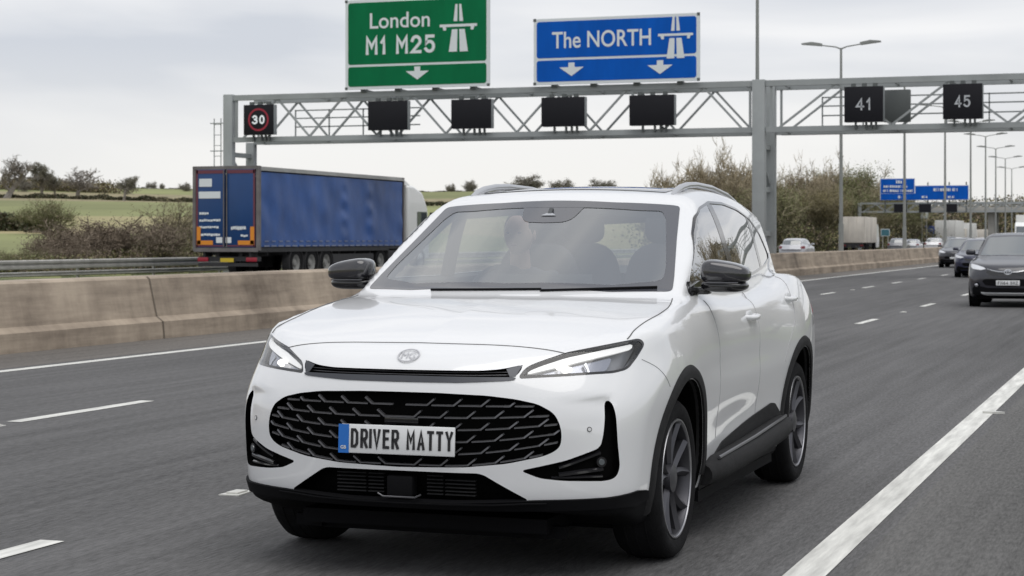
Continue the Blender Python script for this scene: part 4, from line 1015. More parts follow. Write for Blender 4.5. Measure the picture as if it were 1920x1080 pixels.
WS_OUT = mirror_half([(0, 1.15, 1.588), (.30, 1.15, 1.584), (.60, 1.2, 1.566), (.63, 1.2, 1.556), (.685, .9, 1.42), (.752, .60, 1.22), (.768, .51, 1.165), (.755, .49, 1.15), (.5, .4, 1.14), (0, .36, 1.13)])
WS_IN = mirror_half([(0, 1.08, 1.556), (.44, 1.1, 1.546), (.555, 1.13, 1.538), (.59, 1.07, 1.50), (.648, .85, 1.37), (.695, .67, 1.262), (.705, .58, 1.215), (.685, .55, 1.196), (.5, .45, 1.180), (0, .4, 1.172)])
CAMBOX = mirror_half([(0, 1.10, 1.572), (.165, 1.10, 1.570), (.135, .98, 1.50), (.10, .94, 1.487), (0, .93, 1.483)])
SIDE_GLASS = [(.80, .655, 1.195), (.77, .86, 1.32), (.74, .99, 1.421), (.70, 1.14, 1.50), (.69, 1.30, 1.548), (.67, 1.60, 1.584), (.67, 1.95, 1.586), (.66, 2.318, 1.560), (.66, 2.666, 1.510), (.67, 2.93, 1.430), (.68, 3.13, 1.31), (.69, 3.10, 1.285), (.726, 2.817, 1.250), (.78, 2.235, 1.215), (.80, 1.5, 1.197)]

XC, YF = -2.97, 8.04
suv = empty('white_suv', (XC, YF, 0)); tag(suv, 'large white SUV in front with lit headlamps and a number plate reading DRIVER MATTY', 'suv')

# ---- body: dense closed surface, then real openings cut through it
V, Fc = field_surface(field, -.25, 3.1, .66)
body = mesh_obj('body', V, Fc, [M_PAINT, M_RECESS, M_INT], None, smooth=False)
def outward(o):
    bm = bmesh.new(); bm.from_mesh(o.data); bmesh.ops.recalc_face_normals(bm, faces=bm.faces)
    if bm.calc_volume(signed=True) < 0: bmesh.ops.reverse_faces(bm, faces=bm.faces[:])
    bm.to_mesh(o.data); bm.free()
outward(body)
cutters = []
def cutter(name, V, F, mi):
    o = mesh_obj(name, V, F, [M_PAINT, M_RECESS, M_INT], None, [mi] * len(F), smooth=False)
    outward(o); cutters.append(o); return o
def recess(outline, d, depth, mi=1, mirror=False, step=.04, outw=.25, soft=2):
    P, F, dd = lift(outline, d, (), step, 0, None, soft)
    V, f = slab(P, F, dd * outw, -dd * depth)
    cutter('c', V, f, mi)
    if mirror: cutter('c', V * np.array([-1, 1, 1]), f, mi)
D_HL = (.55, -.83, .12); D_VENT = (.45, -.89, 0); D_WS = (0, -.6, .8); D_FR = (0, -1, 0); D_SIDE = (1, 0, .25)
recess(GRILLE, D_FR, .07); recess(SLOT, D_FR, .05, step=.03); recess(INTAKE, D_FR, .09)
recess(HEADLAMP, D_HL, .075, mirror=True, step=.03); recess(VENT, D_VENT, .045, mirror=True, step=.03)
for yh in (.10, 2.80):
    for s in (-1, 1):
        m_ = MB(); n = 64; prof = [(math.cos(2 * math.pi * k / n) * .415 + yh - .005, math.sin(2 * math.pi * k / n) * .415 + .365) for k in range(n)]
        m_.prism(prof, 'x', s * .58, s * 1.15, 1); cutter('c', m_.v, m_.f, 1)
def cavity(p):
    x, y, z = np.abs(p[..., 0]), p[..., 1], p[..., 2]
    gf = ((WS_Y0 + (z - WS_Z0) * WS_M + .14 * (x / .7) ** 2) - y) / math.sqrt(1 + WS_M ** 2) + .03
    v = np.maximum(field(p) + .045, .62 - z); v = np.maximum(v, y - 3.35); v = np.maximum(v, x - .74)
    v = np.maximum(v, np.where(z > 1.0, gf, -1)); return np.maximum(v, .5 - y)
V, f_ = field_surface(cavity, .95, 2.95, 1.12, dy=.05, ncap=24, nphi=96)
cutter('c', V, f_, 2)
recess([q for q in WS_IN], D_WS, .16, mi=2, outw=.2)
recess(SIDE_GLASS, D_SIDE, .13, mi=2, mirror=True, outw=.3)
SUNR = [(-.43, 1.47, 1.66), (.43, 1.47, 1.66), (.43, 2.55, 1.66), (-.43, 2.55, 1.66)]
recess(SUNR, (0, -.05, 1), .13, mi=2, outw=.1)
RW = mirror_half([(0, 3.3, 1.52), (.5, 3.28, 1.50), (.58, 3.35, 1.40), (.62, 3.5, 1.25), (0, 3.55, 1.23)])
recess([(q[0], q[1], q[2]) for q in RW], (0, 1, .3), .25, mi=2, outw=.2)

def boolean_cut(target, cs):
    for c in cs:
        md = target.modifiers.new('cut', 'BOOLEAN'); md.operation = 'DIFFERENCE'; md.object = c; md.solver = 'EXACT'; md.material_mode = 'INDEX'
    dg = bpy.context.evaluated_depsgraph_get(); me = bpy.data.meshes.new_from_object(target.evaluated_get(dg))
    target.modifiers.clear(); old = target.data; target.data = me; bpy.data.meshes.remove(old)
# cutters that do not touch one another are merged so that only a few passes are needed
def merged(cs, name='c'):
    V = []; Fm = []; mi = []
    for c in cs:
        b = len(V); V += [tuple(v.co) for v in c.data.vertices]; Fm += [tuple(i + b for i in p.vertices) for p in c.data.polygons]; mi += [p.material_index for p in c.data.polygons]
    o = mesh_obj(name, V, Fm, [M_PAINT, M_RECESS, M_INT], None, mi, smooth=False)
    for c in cs: bpy.data.objects.remove(c)
    return o
ng = merged(cutters[:len(cutters) - 6]); cav = cutters[-6]; win = merged(cutters[-5:])
boolean_cut(body, [ng, cav, win])
for c in (ng, cav, win): bpy.data.objects.remove(c)
body.parent = suv
me = body.data
nv = len(me.vertices); co = np.empty(nv * 3); me.vertices.foreach_get('co', co); co = co.reshape(-1, 3)
onf = np.abs(field(co)) < .0012
pv = [tuple(p.vertices) for p in me.polygons]
mi = np.empty(len(me.polygons), np.int32); me.polygons.foreach_get('material_index', mi)
me.polygons.foreach_set('use_smooth', [True] * len(me.polygons))
G = field_grad(co)
fn_ = np.empty(len(me.polygons) * 3); me.polygons.foreach_get('normal', fn_); fn_ = fn_.reshape(-1, 3)
nrm = []
for pi, vs in enumerate(pv):
    if mi[pi] == 0 and all(onf[list(vs)]): nrm += [tuple(G[i]) for i in vs]
    else: nrm += [tuple(fn_[pi])] * len(vs)
me.normals_split_custom_set(nrm)
me.materials.append(M_BLACK)
for p_ in me.polygons:
    c_ = p_.center
    if c_.z < (.335 if c_.y < -.3 else .25) and p_.material_index == 0: p_.material_index = 3
body['label'] = 'white painted body shell'

# ---- front end
g = skin('grille', GRILLE, D_FR, M_RECESS, suv, off=-.060, thick=.008)
fins = MB()
def fin_z(r, x):
    z0 = (.727, .678, .629, .580, .531, .484)[r]; lift_ = (.0, .012, .026, .038, .052, .062)[r]
    return z0 + lift_ * max(0, (abs(x) - .22) / .42) ** 1.6
gl2 = soften([(q[0], q[2]) for q in GRILLE], 2) * .985 + np.array([0, .009])
FX = np.linspace(0, .72, 37); FY = [on_front(FX, np.array([fin_z(r, x) for x in FX])) for r in range(6)]
for r in range(6):
    for sgn in (1, -1):
        for k in range(-1, 7):
            x0 = .028 + .112 * k + (.056 if r % 2 else 0)
            if x0 < -.03: continue
            segs = []
            a_, b_ = max(x0, 0.0), x0 + .092
            for t in np.linspace(a_, b_, 5): segs.append((t, fin_z(r, t)))
            segs.append((b_ + .016, fin_z(r, b_) + .013)); segs.append((b_ + .032, fin_z(r, b_) + .026))
            segs = [q for q in segs if inside(gl2, np.array([[q[0], q[1]]]))[0]]
            if len(segs) < 2: continue
            xs = np.array([q[0] for q in segs]); zs = np.array([q[1] for q in segs])
            yy = np.interp(xs, FX, FY[r])
            for i in range(len(segs) - 1):
                h = .0025 if i < len(segs) - 3 else .0034
                up = Vector((0, 0, h)) if abs(segs[i + 1][1] - segs[i][1]) < abs(segs[i + 1][0] - segs[i][0]) * .5 else Vector((-.6 * h, 0, .8 * h))
                A = Vector((sgn * xs[i], yy[i] + .004, zs[i])); B = Vector((sgn * xs[i + 1], yy[i + 1] + .004, zs[i + 1]))
                up = Vector((up.x * sgn, 0, up.z)); bk = Vector((0, .016, .002))
                fins.add([A - up, B - up, B + up, A + up, A - up + bk, B - up + bk, B + up + bk, A + up + bk],
                         [(0, 1, 2, 3), (3, 2, 6, 7), (0, 4, 5, 1), (4, 7, 6, 5)])
fins.build('grille_bar', M_SLATE, g, sharp=25)
# dark emblem plate behind the number plate's top edge
MB().box((0, -.922, .662), (.15, .01, .035), bev=.004).build('radar_cover', M_GLOSSBLACK, g)
s_ = skin('upper_grille_slot', SLOT, D_FR, M_RECESS, suv, off=-.040, thick=.006)
for dz in (.001, .012):
    q = [(x, on_front(x, .846 + dz + .02 * max(0, abs(x) - .3))[0] + .016, .846 + dz + .02 * max(0, abs(x) - .3)) for x in np.linspace(-.46, .46, 25)]
    MB().tube(q, .0018, 6).build('slot_bar', M_SLATE, s_)
skin('slot_lip', LIP, D_FR, M_LIP, suv, off=.004, thick=.03, soft=1)
for s, mrr in ((1, False), (-1, True)):
    TRI = [(.425, -.85, .874), (.484, -.82, .889), (.466, -.87, .843), (.445, -.87, .843)]
    pane('slot_end_panel', TRI, D_FR, M_LIP, suv, off=.0012, step=.02, soft=0, mirror=mrr)
# lower intake
li = skin('lower_intake', INTAKE, D_FR, M_RECESS, suv, off=-.080, thick=.006)
b = MB()
for z in (.362, .376, .391, .406, .421, .436):
    for xa, xb in ((-.30, -.17), (-.16, -.09), (.10, .17), (.18, .31)):
        if z > .43 and xb > .3: continue
        b.box(((xa + xb) / 2, -.885, z), (xb - xa, .02, .0045))
b.build('intake_louvre', M_CLAD, li)
b = MB(); b.box((-.005, -.905, .393), (.115, .06, .085), bev=.008); b.build('radar_sensor', M_BLACK, li)
MB().tube([(-.10, -.935, .362), (-.075, -.94, .350), (.065, -.94, .350), (.09, -.935, .362)], .004, 6).build('sensor_bracket', M_SLATE, li)
chin = skin('bumper_skirt', CHIN, D_FR, M_BLACK, suv, off=.012, thick=.03, step=.05, soft=1)
strip_on('skirt_edge', [(-.6, -.85, .330), (-.5, -.87, .336), (-.2, -.92, .333), (.2, -.92, .333), (.5, -.87, .336), (.6, -.85, .330)], M_BLACK, chin, r=.004, off=.012)
b = MB(); b.box((0, -.1, .22), (1.1, 1.2, .06)); b.box((0, 1.4, .20), (1.76, 1.7, .05)); b.box((0, -.1, .18), (1.0, 1.0, .05)); b.box((0, 1.4, .165), (1.5, 3.2, .03)); b.box((0, 1.4, .17), (1.45, 2.6, .06)); b.box((0, 3.2, .24), (1.4, .8, .05))  # floor boxes enlarged and set low to block light under the car
b.bar((-.8, 0.1, .28), (.8, .1, .28), .08); b.bar((-.8, 2.8, .3), (.8, 2.8, .3), .09); b.box((-.55, -.62, .19), (.12, .04, .05)); b.box((.55, -.62, .19), (.12, .04, .05))
b.build('underbody', M_BLACK, suv)

for s, mrr in ((1, False), (-1, True)):
    # side vent: black backing, fins, fog lamp
    v_ = skin('air_vent', VENT, D_VENT, M_RECESS, suv, off=-.035, thick=.006, mirror=mrr)
    fb = MB()
    def vp(x, z, off=0):
        P = np.array([[x, -.73, z]])
        for _ in range(12): P = P - field_grad(P) * field(P)[:, None] * .8
        P = P + field_grad(P) * off; return (s * P[0, 0], P[0, 1], P[0, 2])
    for a_, c_, rr in (((.60, .485), (.80, .535), .009), ((.60, .455), (.82, .468), .010), ((.57, .446), (.82, .436), .006)):
        n_ = 8; fb.tube([vp(a_[0] + (c_[0] - a_[0]) * k / n_, a_[1] + (c_[1] - a_[1]) * k / n_, -.018) for k in range(n_ + 1)], rr, 6)
    fb.build('vent_blade', M_GLOSSBLACK, v_)
    c_ = Vector(vp(.806, .497, -.016)); fg = MB(); dv = Vector((s * .6, -.8, 0)).normalized()
    fg.tube([c_ - dv * .02, c_ + dv * .006, c_ + dv * .006], [.021, .021, .017], 20); fg.build('fog_lamp', M_GLOSSBLACK, v_)
    fg = MB(); fg.tube([c_ + dv * .004, c_ + dv * .009], [.014, .012], 16); fg.build('lens', M_DARKGLASS, v_.children[-1] if v_.children else v_)
    # headlamp
    h_ = skin('headlight', HEADLAMP, D_HL, mat('lamp_housing', (.36, .365, .375), .35, metal=.3) if s == 1 else MATS['lamp_housing'], suv, off=-.055, thick=.006, mirror=mrr, step=.03)
    c3 = np.array(HEADLAMP).mean(0)
    rim_o = np.array(HEADLAMP); rim_i = c3 + (rim_o - c3) * np.array([.955, .955, .86]); rim_i[:, 2] += .002
    skin('lamp_surround', rim_o, D_HL, M_GLOSSBLACK, h_, holes=[rim_i], off=.001, thick=.03, mirror=mrr, step=.03)
    # daytime light blade under the upper edge
    drl = [(.500, -.80, .868), (.545, -.77, .889), (.630, -.69, .921), (.748, -.57, .948), (.838, -.42, .966), (.842, -.44, .943), (.79, -.53, .929), (.70, -.62, .908), (.60, -.72, .882), (.507, -.82, .857)]
    skin('daytime_light', drl, D_HL, M_DRL, h_, off=-.012, thick=.01, mirror=mrr, step=.03, soft=1)
    low_ = [(.56, -.85, .853), (.665, -.80, .8585), (.665, -.80, .8535), (.56, -.85, .8475)]
    refl = [(.53, -.82, .858), (.60, -.74, .878), (.70, -.64, .902), (.785, -.53, .921), (.79, -.56, .895), (.78, -.60, .866), (.68, -.72, .858)]
    skin('reflector', refl, D_HL, mat('smoked_reflector', (.40, .41, .45), .22, metal=.7) if s == 1 else MATS['smoked_reflector'], h_, off=-.030, thick=.01, mirror=mrr, step=.03, soft=1)
    pr = MB()
    for (x, z, r_) in ((.640, .876, .017), (.662, .884, .011), (.606, .871, .008)):
        c_ = Vector(vp(x, z, -.018)); pr.tube([c_, c_ + dv * .012, c_ + dv * .016], [r_, r_, r_ * .6], 14)
    pr.build('lamp_beam', M_BEAM, h_)
    for k in range(3):
        pts_ = [vp(.783 + .016 * k, .933 + .003 * k, -.014), vp(.806 + .015 * k, .915 + .002 * k, -.014), vp(.797 + .015 * k, .885, -.014), vp(.783 + .014 * k, .866 + .001 * k, -.014)]
        MB().tube(pts_, .0058, 6).build('lamp_fin', M_CHROME, h_)
    pane('lens', rim_o, D_HL, M_LENS, h_, off=.0, mirror=mrr, step=.03)
    c_ = Vector(vp(.73, .63, .001)); n_ = Vector((s * .6, -.8, 0)); q_ = MB(); q_.tube([c_ - n_ * .004, c_ + n_ * .002], [.0105, .010], 16); se = q_.build('parking_sensor', M_GAP, suv); q_ = MB(); q_.tube([c_, c_ + n_ * .003], [.0075, .007], 16); q_.build('sensor_face', M_PAINT, se)
    # hood side line, bumper seam
    strip_on('hood_gap', [(.829, -.455, .992), (.823, -.359, 1.013), (.824, -.175, 1.044), (.837, -.003, 1.067), (.835, .163, 1.090), (.820, .272, 1.105), (.79, .42, 1.125)], M_GAP, suv, mirror=mrr, r=.0028)
    strip_on('bumper_gap', [(.884, -.43, .90), (.925, -.332, .862), (.95, -.25, .80), (.955, -.22, .77)], mat('faint_gap', (.32, .32, .33), .7) if s == 1 else MATS['faint_gap'], suv, mirror=mrr, r=.0018)
    # door shut lines
    for ln in ([(.90, .80, .45), (.92, .82, .7), (.92, .80, 1.0), (.87, .76, 1.12)], [(.9, 1.74, .48), (.92, 1.74, .7), (.92, 1.75, 1.0), (.85, 1.76, 1.17)], [(.92, 2.34, .72), (.93, 2.42, .82), (.93, 2.62, .95), (.9, 2.72, 1.1), (.80, 2.78, 1.22)]):
        strip_on('door_gap', ln, MATS['faint_gap'], suv, mirror=mrr, r=.0022)
strip_on('hood_gap', [(-.625, -.69, .934), (-.488, -.716, .956), (-.211, -.727, .964), (0, -.73, .964), (.211, -.727, .964), (.488, -.716, .956), (.625, -.69, .934)], M_GAP, suv, r=.0026)

# number plate
pl = MB(); Rz = Matrix.Rotation(R(-3), 3, 'X')
npz, npy = .584, -.966
pl.box((0, npy, npz), (.500, .010, .118), 0, Rz, bev=.004)
plate = pl.build('number_plate', M_WHITE, suv)
bb = MB(); bb.box((-.236, npy - .0058, npz), (.046, .002, .117), 0, Rz); bb.build('plate_band', M_BLUE, plate)
MT = Matrix.Translation((.020, npy - .0075, npz + .003)) @ Matrix.Rotation(R(87), 4, 'X')
strokes('plate_lettering', 'DRIVER MATTY', M_INK, plate, MT, .448, .079, .0120, gap=.27)
MT = Matrix.Translation((-.236, npy - .0085, npz - .035)) @ Matrix.Rotation(R(87), 4, 'X')
text_mesh('band_lettering', 'GB', .024, .014, M_WHITE, plate, MT, bold=.01)
MT = Matrix.Translation((.02, npy - .0075, npz - .048)) @ Matrix.Rotation(R(87), 4, 'X')
b = MB()
for k in range(11): b.box((.0 + .0055 * k - .02, npy - .0062, npz - .049), (.0038, .001, .003), 0, Rz)
b.build('plate_small_print', M_GAP, plate)
# emblem: octagonal ring with two letters, relief on the hood front
ec = Vector((0, on_front(0, .918)[0], .918)); en = Vector(field_grad(np.array([[0, ec.y, ec.z]]))[0])
EM = Matrix.Translation(ec + en * .002) @ en.to_track_quat('Z', 'Y').to_matrix().to_4x4()
def ering(a, b_, w_, h_):
    vs = []; fs = []; n = 40
    for i in range(n):
        t = 2 * math.pi * i / n
        for rr in (1, 1 - w_): vs += [(a * rr * math.cos(t), b_ * rr * math.sin(t), 0), (a * rr * math.cos(t), b_ * rr * math.sin(t), h_)]
    for i in range(n):
        j = (i + 1) % n; A, B = i * 4, j * 4
        fs += [(A + 1, A + 3, B + 3, B + 1), (A, A + 1, B + 1, B), (A + 3, A + 2, B + 2, B + 3)]
    return vs, fs
b = MB(); b.M = EM; vs, fs = ering(.047, .043, .10, .004); b.add(vs, fs); emb = b.build('emblem', mat('badge_silver', (.62, .62, .64), .3, metal=.8), suv)
text_mesh('emblem_lettering', 'MG', .060, .042, MATS['badge_silver'], emb, EM @ Matrix.Translation((0, 0, .003)), bold=.0)

# ---- glass
ws = pane('windscreen', WS_IN, D_WS, M_GLASS, suv, off=-.0008, step=.04)
pane('windscreen_border', WS_OUT, D_WS, M_FRIT, suv, holes=[WS_IN], off=.0016, step=.035)
cb = pane('camera_housing', CAMBOX, D_WS, M_FRIT, suv, off=.0010, step=.03, soft=1)
MB().prism([(-.04, 0), (.04, 0), (.012, .028), (-.012, .028)], 'z', 0, .002).build('camera_window', M_CHROME, cb)
_q = Vector((0, on_front(0, 1.515)[0] - .004, 1.517)); _n = Vector(field_grad(np.array([tuple(_q)]))[0])
children_of(cb)[0].matrix_local = Matrix.Translation(_q) @ _n.to_track_quat('Z', 'Y').to_matrix().to_4x4()
def cut_y(poly, ya, yb, sl):
    """part of SIDE_GLASS between two slanted lines y = ya + sl*(z-1.4)"""
    from functools import reduce
    def clip(ps, f):
        r = []
        for i in range(len(ps)):
            a, b2 = np.array(ps[i]), np.array(ps[(i + 1) % len(ps)]); fa, fb = f(a), f(b2)
            if fa >= 0: r.append(tuple(a))
            if fa * fb < 0: r.append(tuple(a + (b2 - a) * fa / (fa - fb)))
        return r
    p = clip(poly, lambda q: q[1] - (ya - sl * (q[2] - 1.4))); return clip(p, lambda q: (yb - sl * (q[2] - 1.4)) - q[1])
c3 = np.array(SIDE_GLASS)
for s, mrr in ((1, False), (-1, True)):
    skin('window_trim', c3 + (c3 - c3.mean(0)) * np.array([0, .009, .060]), D_SIDE, M_GLOSSBLACK, suv, holes=[c3 + (c3 - c3.mean(0)) * np.array([0, -.004, -.02])], off=.0025, thick=.012, mirror=mrr, step=.035, soft=1)
    for ya, yb in ((.0, 1.555), (1.655, 2.56), (2.635, 3.4)):
        pane('side_window', cut_y(SIDE_GLASS, ya, yb, .12), D_SIDE, M_SGLASS, suv, off=-.0015, mirror=mrr, soft=1)
    for ya, yb in ((1.545, 1.665), (2.55, 2.645)):
        skin('door_pillar', cut_y(SIDE_GLASS, ya, yb, .12), D_SIDE, M_GLOSSBLACK, suv, off=-.0005, thick=.03, mirror=mrr, soft=0)
    strip_on('window_chrome', [(.83, .60, 1.172), (.83, 1.2, 1.176), (.83, 1.8, 1.186), (.82, 2.3, 1.202), (.80, 2.85, 1.240), (.72, 3.12, 1.275), (.69, 3.17, 1.315)], M_CHROME, suv, mirror=mrr, r=.005, off=.002)
pane('rear_window', RW, (0, 1, .3), M_SGLASS, suv, off=-.004)

# ---- cladding
for yh, a0, a1 in ((.10, -8, 196), (2.80, -14, 192)):
    for s in (1, -1):
        vs = []; fs = []; n = 72; rs = (.412, .420, .445, .468, .482)
        prof_off = (-.030, .010, .013, .011, -.004)
        aa_ = np.radians(a0 + (a1 - a0) * np.arange(n + 1) / n)
        Yg = yh - .005 + np.outer(np.cos(aa_), rs); Zg = .365 + np.outer(np.sin(aa_), rs)
        Xg = on_side(Yg.ravel(), np.maximum(Zg.ravel(), .235)).reshape(Yg.shape); Xg = np.where(np.isnan(Xg), .80, Xg)
        for i in range(n + 1):
            for j, r_ in enumerate(rs):
                yy, zz, xx = Yg[i, j], Zg[i, j], Xg[i, j]
                vs.append((s * (xx + prof_off[j]), yy, zz))
        for i in range(n):
            for j in range(4): fs.append((i * 5 + j, i * 5 + j + 1, i * 5 + j + 6, i * 5 + j + 5))
        for i in range(n):   # inner return wall
            pass
        b = MB(); b.add(vs, fs); o = b.build('wheel_arch_trim', M_CLAD, suv, sharp=60)
for s in (1, -1):
    # sill: upper recessed panel and protruding lower rail
    SILL = [(.9, .60, .34), (.9, .73, .365), (.9, .94, .417), (.9, 1.33, .447), (.9, 2.08, .512), (.9, 2.16, .505), (.9, 2.34, .425), (.9, 2.33, .23), (.9, .55, .215), (.9, .55, .35)]
    sl = skin('sill_trim', [(q[0], q[1], max(q[2], .23)) for q in SILL], (1, 0, 0), M_CLAD, suv, off=.008, thick=.03, step=.05, soft=1, mirror=(s < 0))
    rail = MB(); rail.tube([(s * .90, .56, .30), (s * .925, .7, .315), (s * .935, 1.4, .335), (s * .94, 2.1, .365), (s * .935, 2.28, .37), (s * .90, 2.36, .365)], [.05, .065, .068, .068, .06, .03], 12)
    rail.build('sill_rail', M_CLAD, sl)
    MB().tube([(s * .955, .66, .372), (s * .972, 1.4, .400), (s * .975, 2.1, .432), (s * .96, 2.25, .430)], .008, 6).build('sill_strip', M_SLATE, sl)

# ---- wheels
def make_wheel(parent, x, y, s, ang=0):
    w_ = empty('wheel', (x, y, .349)); w_.parent = parent
    prof = [(-.215, .255), (-.222, .30), (-.215, .325), (-.19, .343), (-.15, .349), (-.04, .349), (-.012, .343), (.006, .327), (.012, .300), (.004, .272), (-.002, .262), (-.03, .245), (-.18, .245)]
    b = MB(); b.lathe([(s * a, r_) for a, r_ in prof], 'x', 72, closed=True)
    # tread grooves as thin dark ribs
    for gx in (-.06, -.11, -.155): b.lathe([(s * (gx - .004), .3475), (s * (gx - .002), .3515), (s * (gx + .002), .3515), (s * (gx + .004), .3475)], 'x', 72)
    b.build('tyre', M_TYRE, w_, sharp=50)
    rm = MB(); rm.lathe([(s * a, r_) for a, r_ in ((-.19, .248), (-.16, .235), (-.05, .232), (-.004, .246), (.002, .256), (-.003, .262))], 'x', 72, 0)
    rim = rm.build('rim', M_RIM, w_)
    e = MB(); e.lathe([(s * a, r_) for a, r_ in ((-.006, .248), (.004, .254), (.004, .260), (-.004, .263))], 'x', 72, 0); e.build('rim_edge', M_RIMEDGE, w_)
    sp = MB()
    for k in range(5):
        th = 2 * math.pi * k / 5 + ang
        for side in (-1, 1):
            # twin blade: root near the hub to the rim, twisted
            P = []
            for t in np.linspace(0, 1, 6):
                rr = .045 + t * .200; aa = th + side * (.10 + .20 * t) ; wd = .42 - .16 * t if side > 0 else .36 - .12 * t
                wd *= .045 / max(rr, .09) + .45
                dx = -.028 + .022 * (1 - (1 - t) ** 2) - .012 * math.sin(t * 3.14)
                for q, dd in ((-wd * .5, -.012), (0, .006), (wd * .5, -.010)):
                    P.append((s * (dx + dd), rr * math.cos(aa + q), rr * math.sin(aa + q)))
            f = []
            for i in range(5):
                for j in range(2): f.append((i * 3 + j, i * 3 + j + 1, i * 3 + j + 4, i * 3 + j + 3))
            back = [(p[0] - s * .03, p[1], p[2]) for p in P]
            n_ = len(P); f2 = [tuple(q + n_ for q in ff[::-1]) for ff in f]
            sd_ = [(i * 3, (i + 1) * 3, (i + 1) * 3 + n_, i * 3 + n_) for i in range(5)] + [(i * 3 + 2, i * 3 + 2 + n_, (i + 1) * 3 + 2 + n_, (i + 1) * 3 + 2) for i in range(5)]
            sp.add(P + back, f + f2 + sd_)
    sp.lathe([(s * -.045, .0), (s * -.004, .0), (s * -.004, .028), (s * -.014, .062), (s * -.04, .066)], 'x', 24)
    sp.build('spoke', M_RIM, rim, sharp=30)
    br = MB(); br.lathe([(s * -.09, 0), (s * -.09, .165), (s * -.11, .165)], 'x', 40); br.build('brake_disc', M_SLATE, w_)
    bk = MB(); bk.lathe([(s * -.13, 0), (s * -.13, .24)], 'x', 40); bk.build('hub_cover', M_RECESS, w_)
    return w_
for s in (1, -1):
    make_wheel(suv, s * .912, .02, s, .3); make_wheel(suv, s * .918, 2.787, s, .8)

# ---- mirrors, handles, rails, wipers
def blob(name, c, rad, m, parent, n=24, k=24, e=2.6, shear=(0, 0), squash=None):
    """rounded lump (superellipsoid) used for mirror caps, head rests and the like"""
    vs = []; fs = []
    def sp(v, p): return math.copysign(abs(v) ** (2 / p), v)
    for i in range(1, k):
        th = -math.pi / 2 + math.pi * i / k
        for j in range(n):
            ph = 2 * math.pi * j / n
            x = sp(math.cos(th), e) * sp(math.cos(ph), e); y = sp(math.cos(th), e) * sp(math.sin(ph), e); z = sp(math.sin(th), e)
            if squash: x, y, z = squash(x, y, z)
            vs.append((c[0] + rad[0] * x, c[1] + rad[1] * y + shear[0] * x, c[2] + rad[2] * z + shear[1] * x))
    for i in range(k - 2):
        for j in range(n): fs.append((i * n + j, i * n + (j + 1) % n, (i + 1) * n + (j + 1) % n, (i + 1) * n + j))
    fs.append(tuple(range(n - 1, -1, -1))); fs.append(tuple(range((k - 2) * n, (k - 1) * n)))
    return mesh_obj(name, vs, fs, m, parent)
for s, mrr in ((1, False), (-1, True)):
    skin('mirror_sail', [(.82, .60, 1.20), (.83, .585, 1.13), (.84, .95, 1.145), (.80, .95, 1.20)], D_SIDE, M_GLOSSBLACK, suv, off=.004, thick=.01, mirror=mrr, soft=1)
M_MIRROR = mat('mirror_cap_black', (.022, .022, .027), .14, coat=1)
for s in (1, -1):
    mr_ = empty('wing_mirror', (s * .97, .74, 1.22)); mr_.parent = suv
    def sq(x, y, z):
        xo = x * s
        t = (xo + 1) / 2
        if z > 0: z *= 1.18 - .50 * t ** 1.6
        else: z *= .75 + .25 * (1 - t)
        if z > .2: x = x - s * .10 * (z - .2) * t
        return x, y * (1 - .15 * xo), z
    blob('mirror_cap', (s * .0, 0, .018), (.116, .085, .057), M_MIRROR, mr_, squash=sq, e=3.6, shear=(0, -s * .004))
    blob('mirror_base', (s * -.008, .01, -.045), (.112, .08, .030), M_GLOSSBLACK, mr_, e=3, squash=lambda x, y, z: (x * (1 - .12 * (z < 0) * (-z)), y, z))
    MB().box((s * -.01, -.083, -.026), (.17, .01, .006), bev=.002).build('mirror_indicator', M_SLATE, mr_)
    ar = MB(); ar.box((s * -.125, .0, -.066), (.10, .07, .035), bev=.010); ar.prism([(-.13, -.09), (.13, -.09), (.05, -.02), (-.12, -.045)], 'x', s * -.175, s * -.14); ar.build('mirror_arm', M_GLOSSBLACK, mr_)
    for (y, z) in ((1.60, .995), (2.63, 1.06)):
        x = on_side(y, z)[0]; hd = MB()
        hd.tube([(s * (x - .01), y - .105, z + .004), (s * (x + .022), y - .075, z), (s * (x + .032), y, z), (s * (x + .024), y + .075, z + .002), (s * (x - .008), y + .10, z + .004)], [.012, .014, .015, .014, .012], 10)
        ho = hd.build('door_handle', M_PAINT, suv)
        blob('handle_shade', (s * (x - .006), y - .01, z), (.010, .075, .036), mat('handle_shade_grey', (.55, .56, .57), .4) if 'handle_shade_grey' not in MATS else MATS['handle_shade_grey'], ho, n=16, k=12, e=2.2)  # raised grey lump, the cup's shading is put into its colour
    rr = MB(); pts_ = []
    for t, h in ((1.36, -.008), (1.44, .008), (1.55, .018), (1.7, .023), (1.9, .025), (2.3, .026), (2.7, .024), (2.95, .016), (3.10, -.008)):
        xx = .545 - .02 * (t - 1.5); pts_.append((s * xx, t, on_top(xx, t)[0] + h))
    rr.tube(pts_, [.012, .018, .019, .018, .017, .017, .017, .016, .012], 10); rr.build('roof_rail', mat('rail_silver', (.55, .56, .58), .3, metal=.8) if 'rail_silver' not in MATS else MATS['rail_silver'], suv)
ro = [(x, y, 0) for x, y in ((-.50, 1.38), (-.40, 1.33), (.40, 1.33), (.50, 1.38), (.50, 2.5), (-.50, 2.5))]
pane('sunroof', [(q[0] * 1.0, q[1], q[2]) for q in SUNR], (0, -.05, 1), M_ROOFG, suv, off=-.001, step=.06)
SR2 = [(-.50, 1.40, 1.66), (.50, 1.40, 1.66), (.50, 2.64, 1.66), (-.50, 2.64, 1.66)]
skin('sunroof_frame', SR2, (0, -.05, 1), M_GLOSSBLACK, suv, holes=[SUNR], off=.003, thick=.01, step=.06)
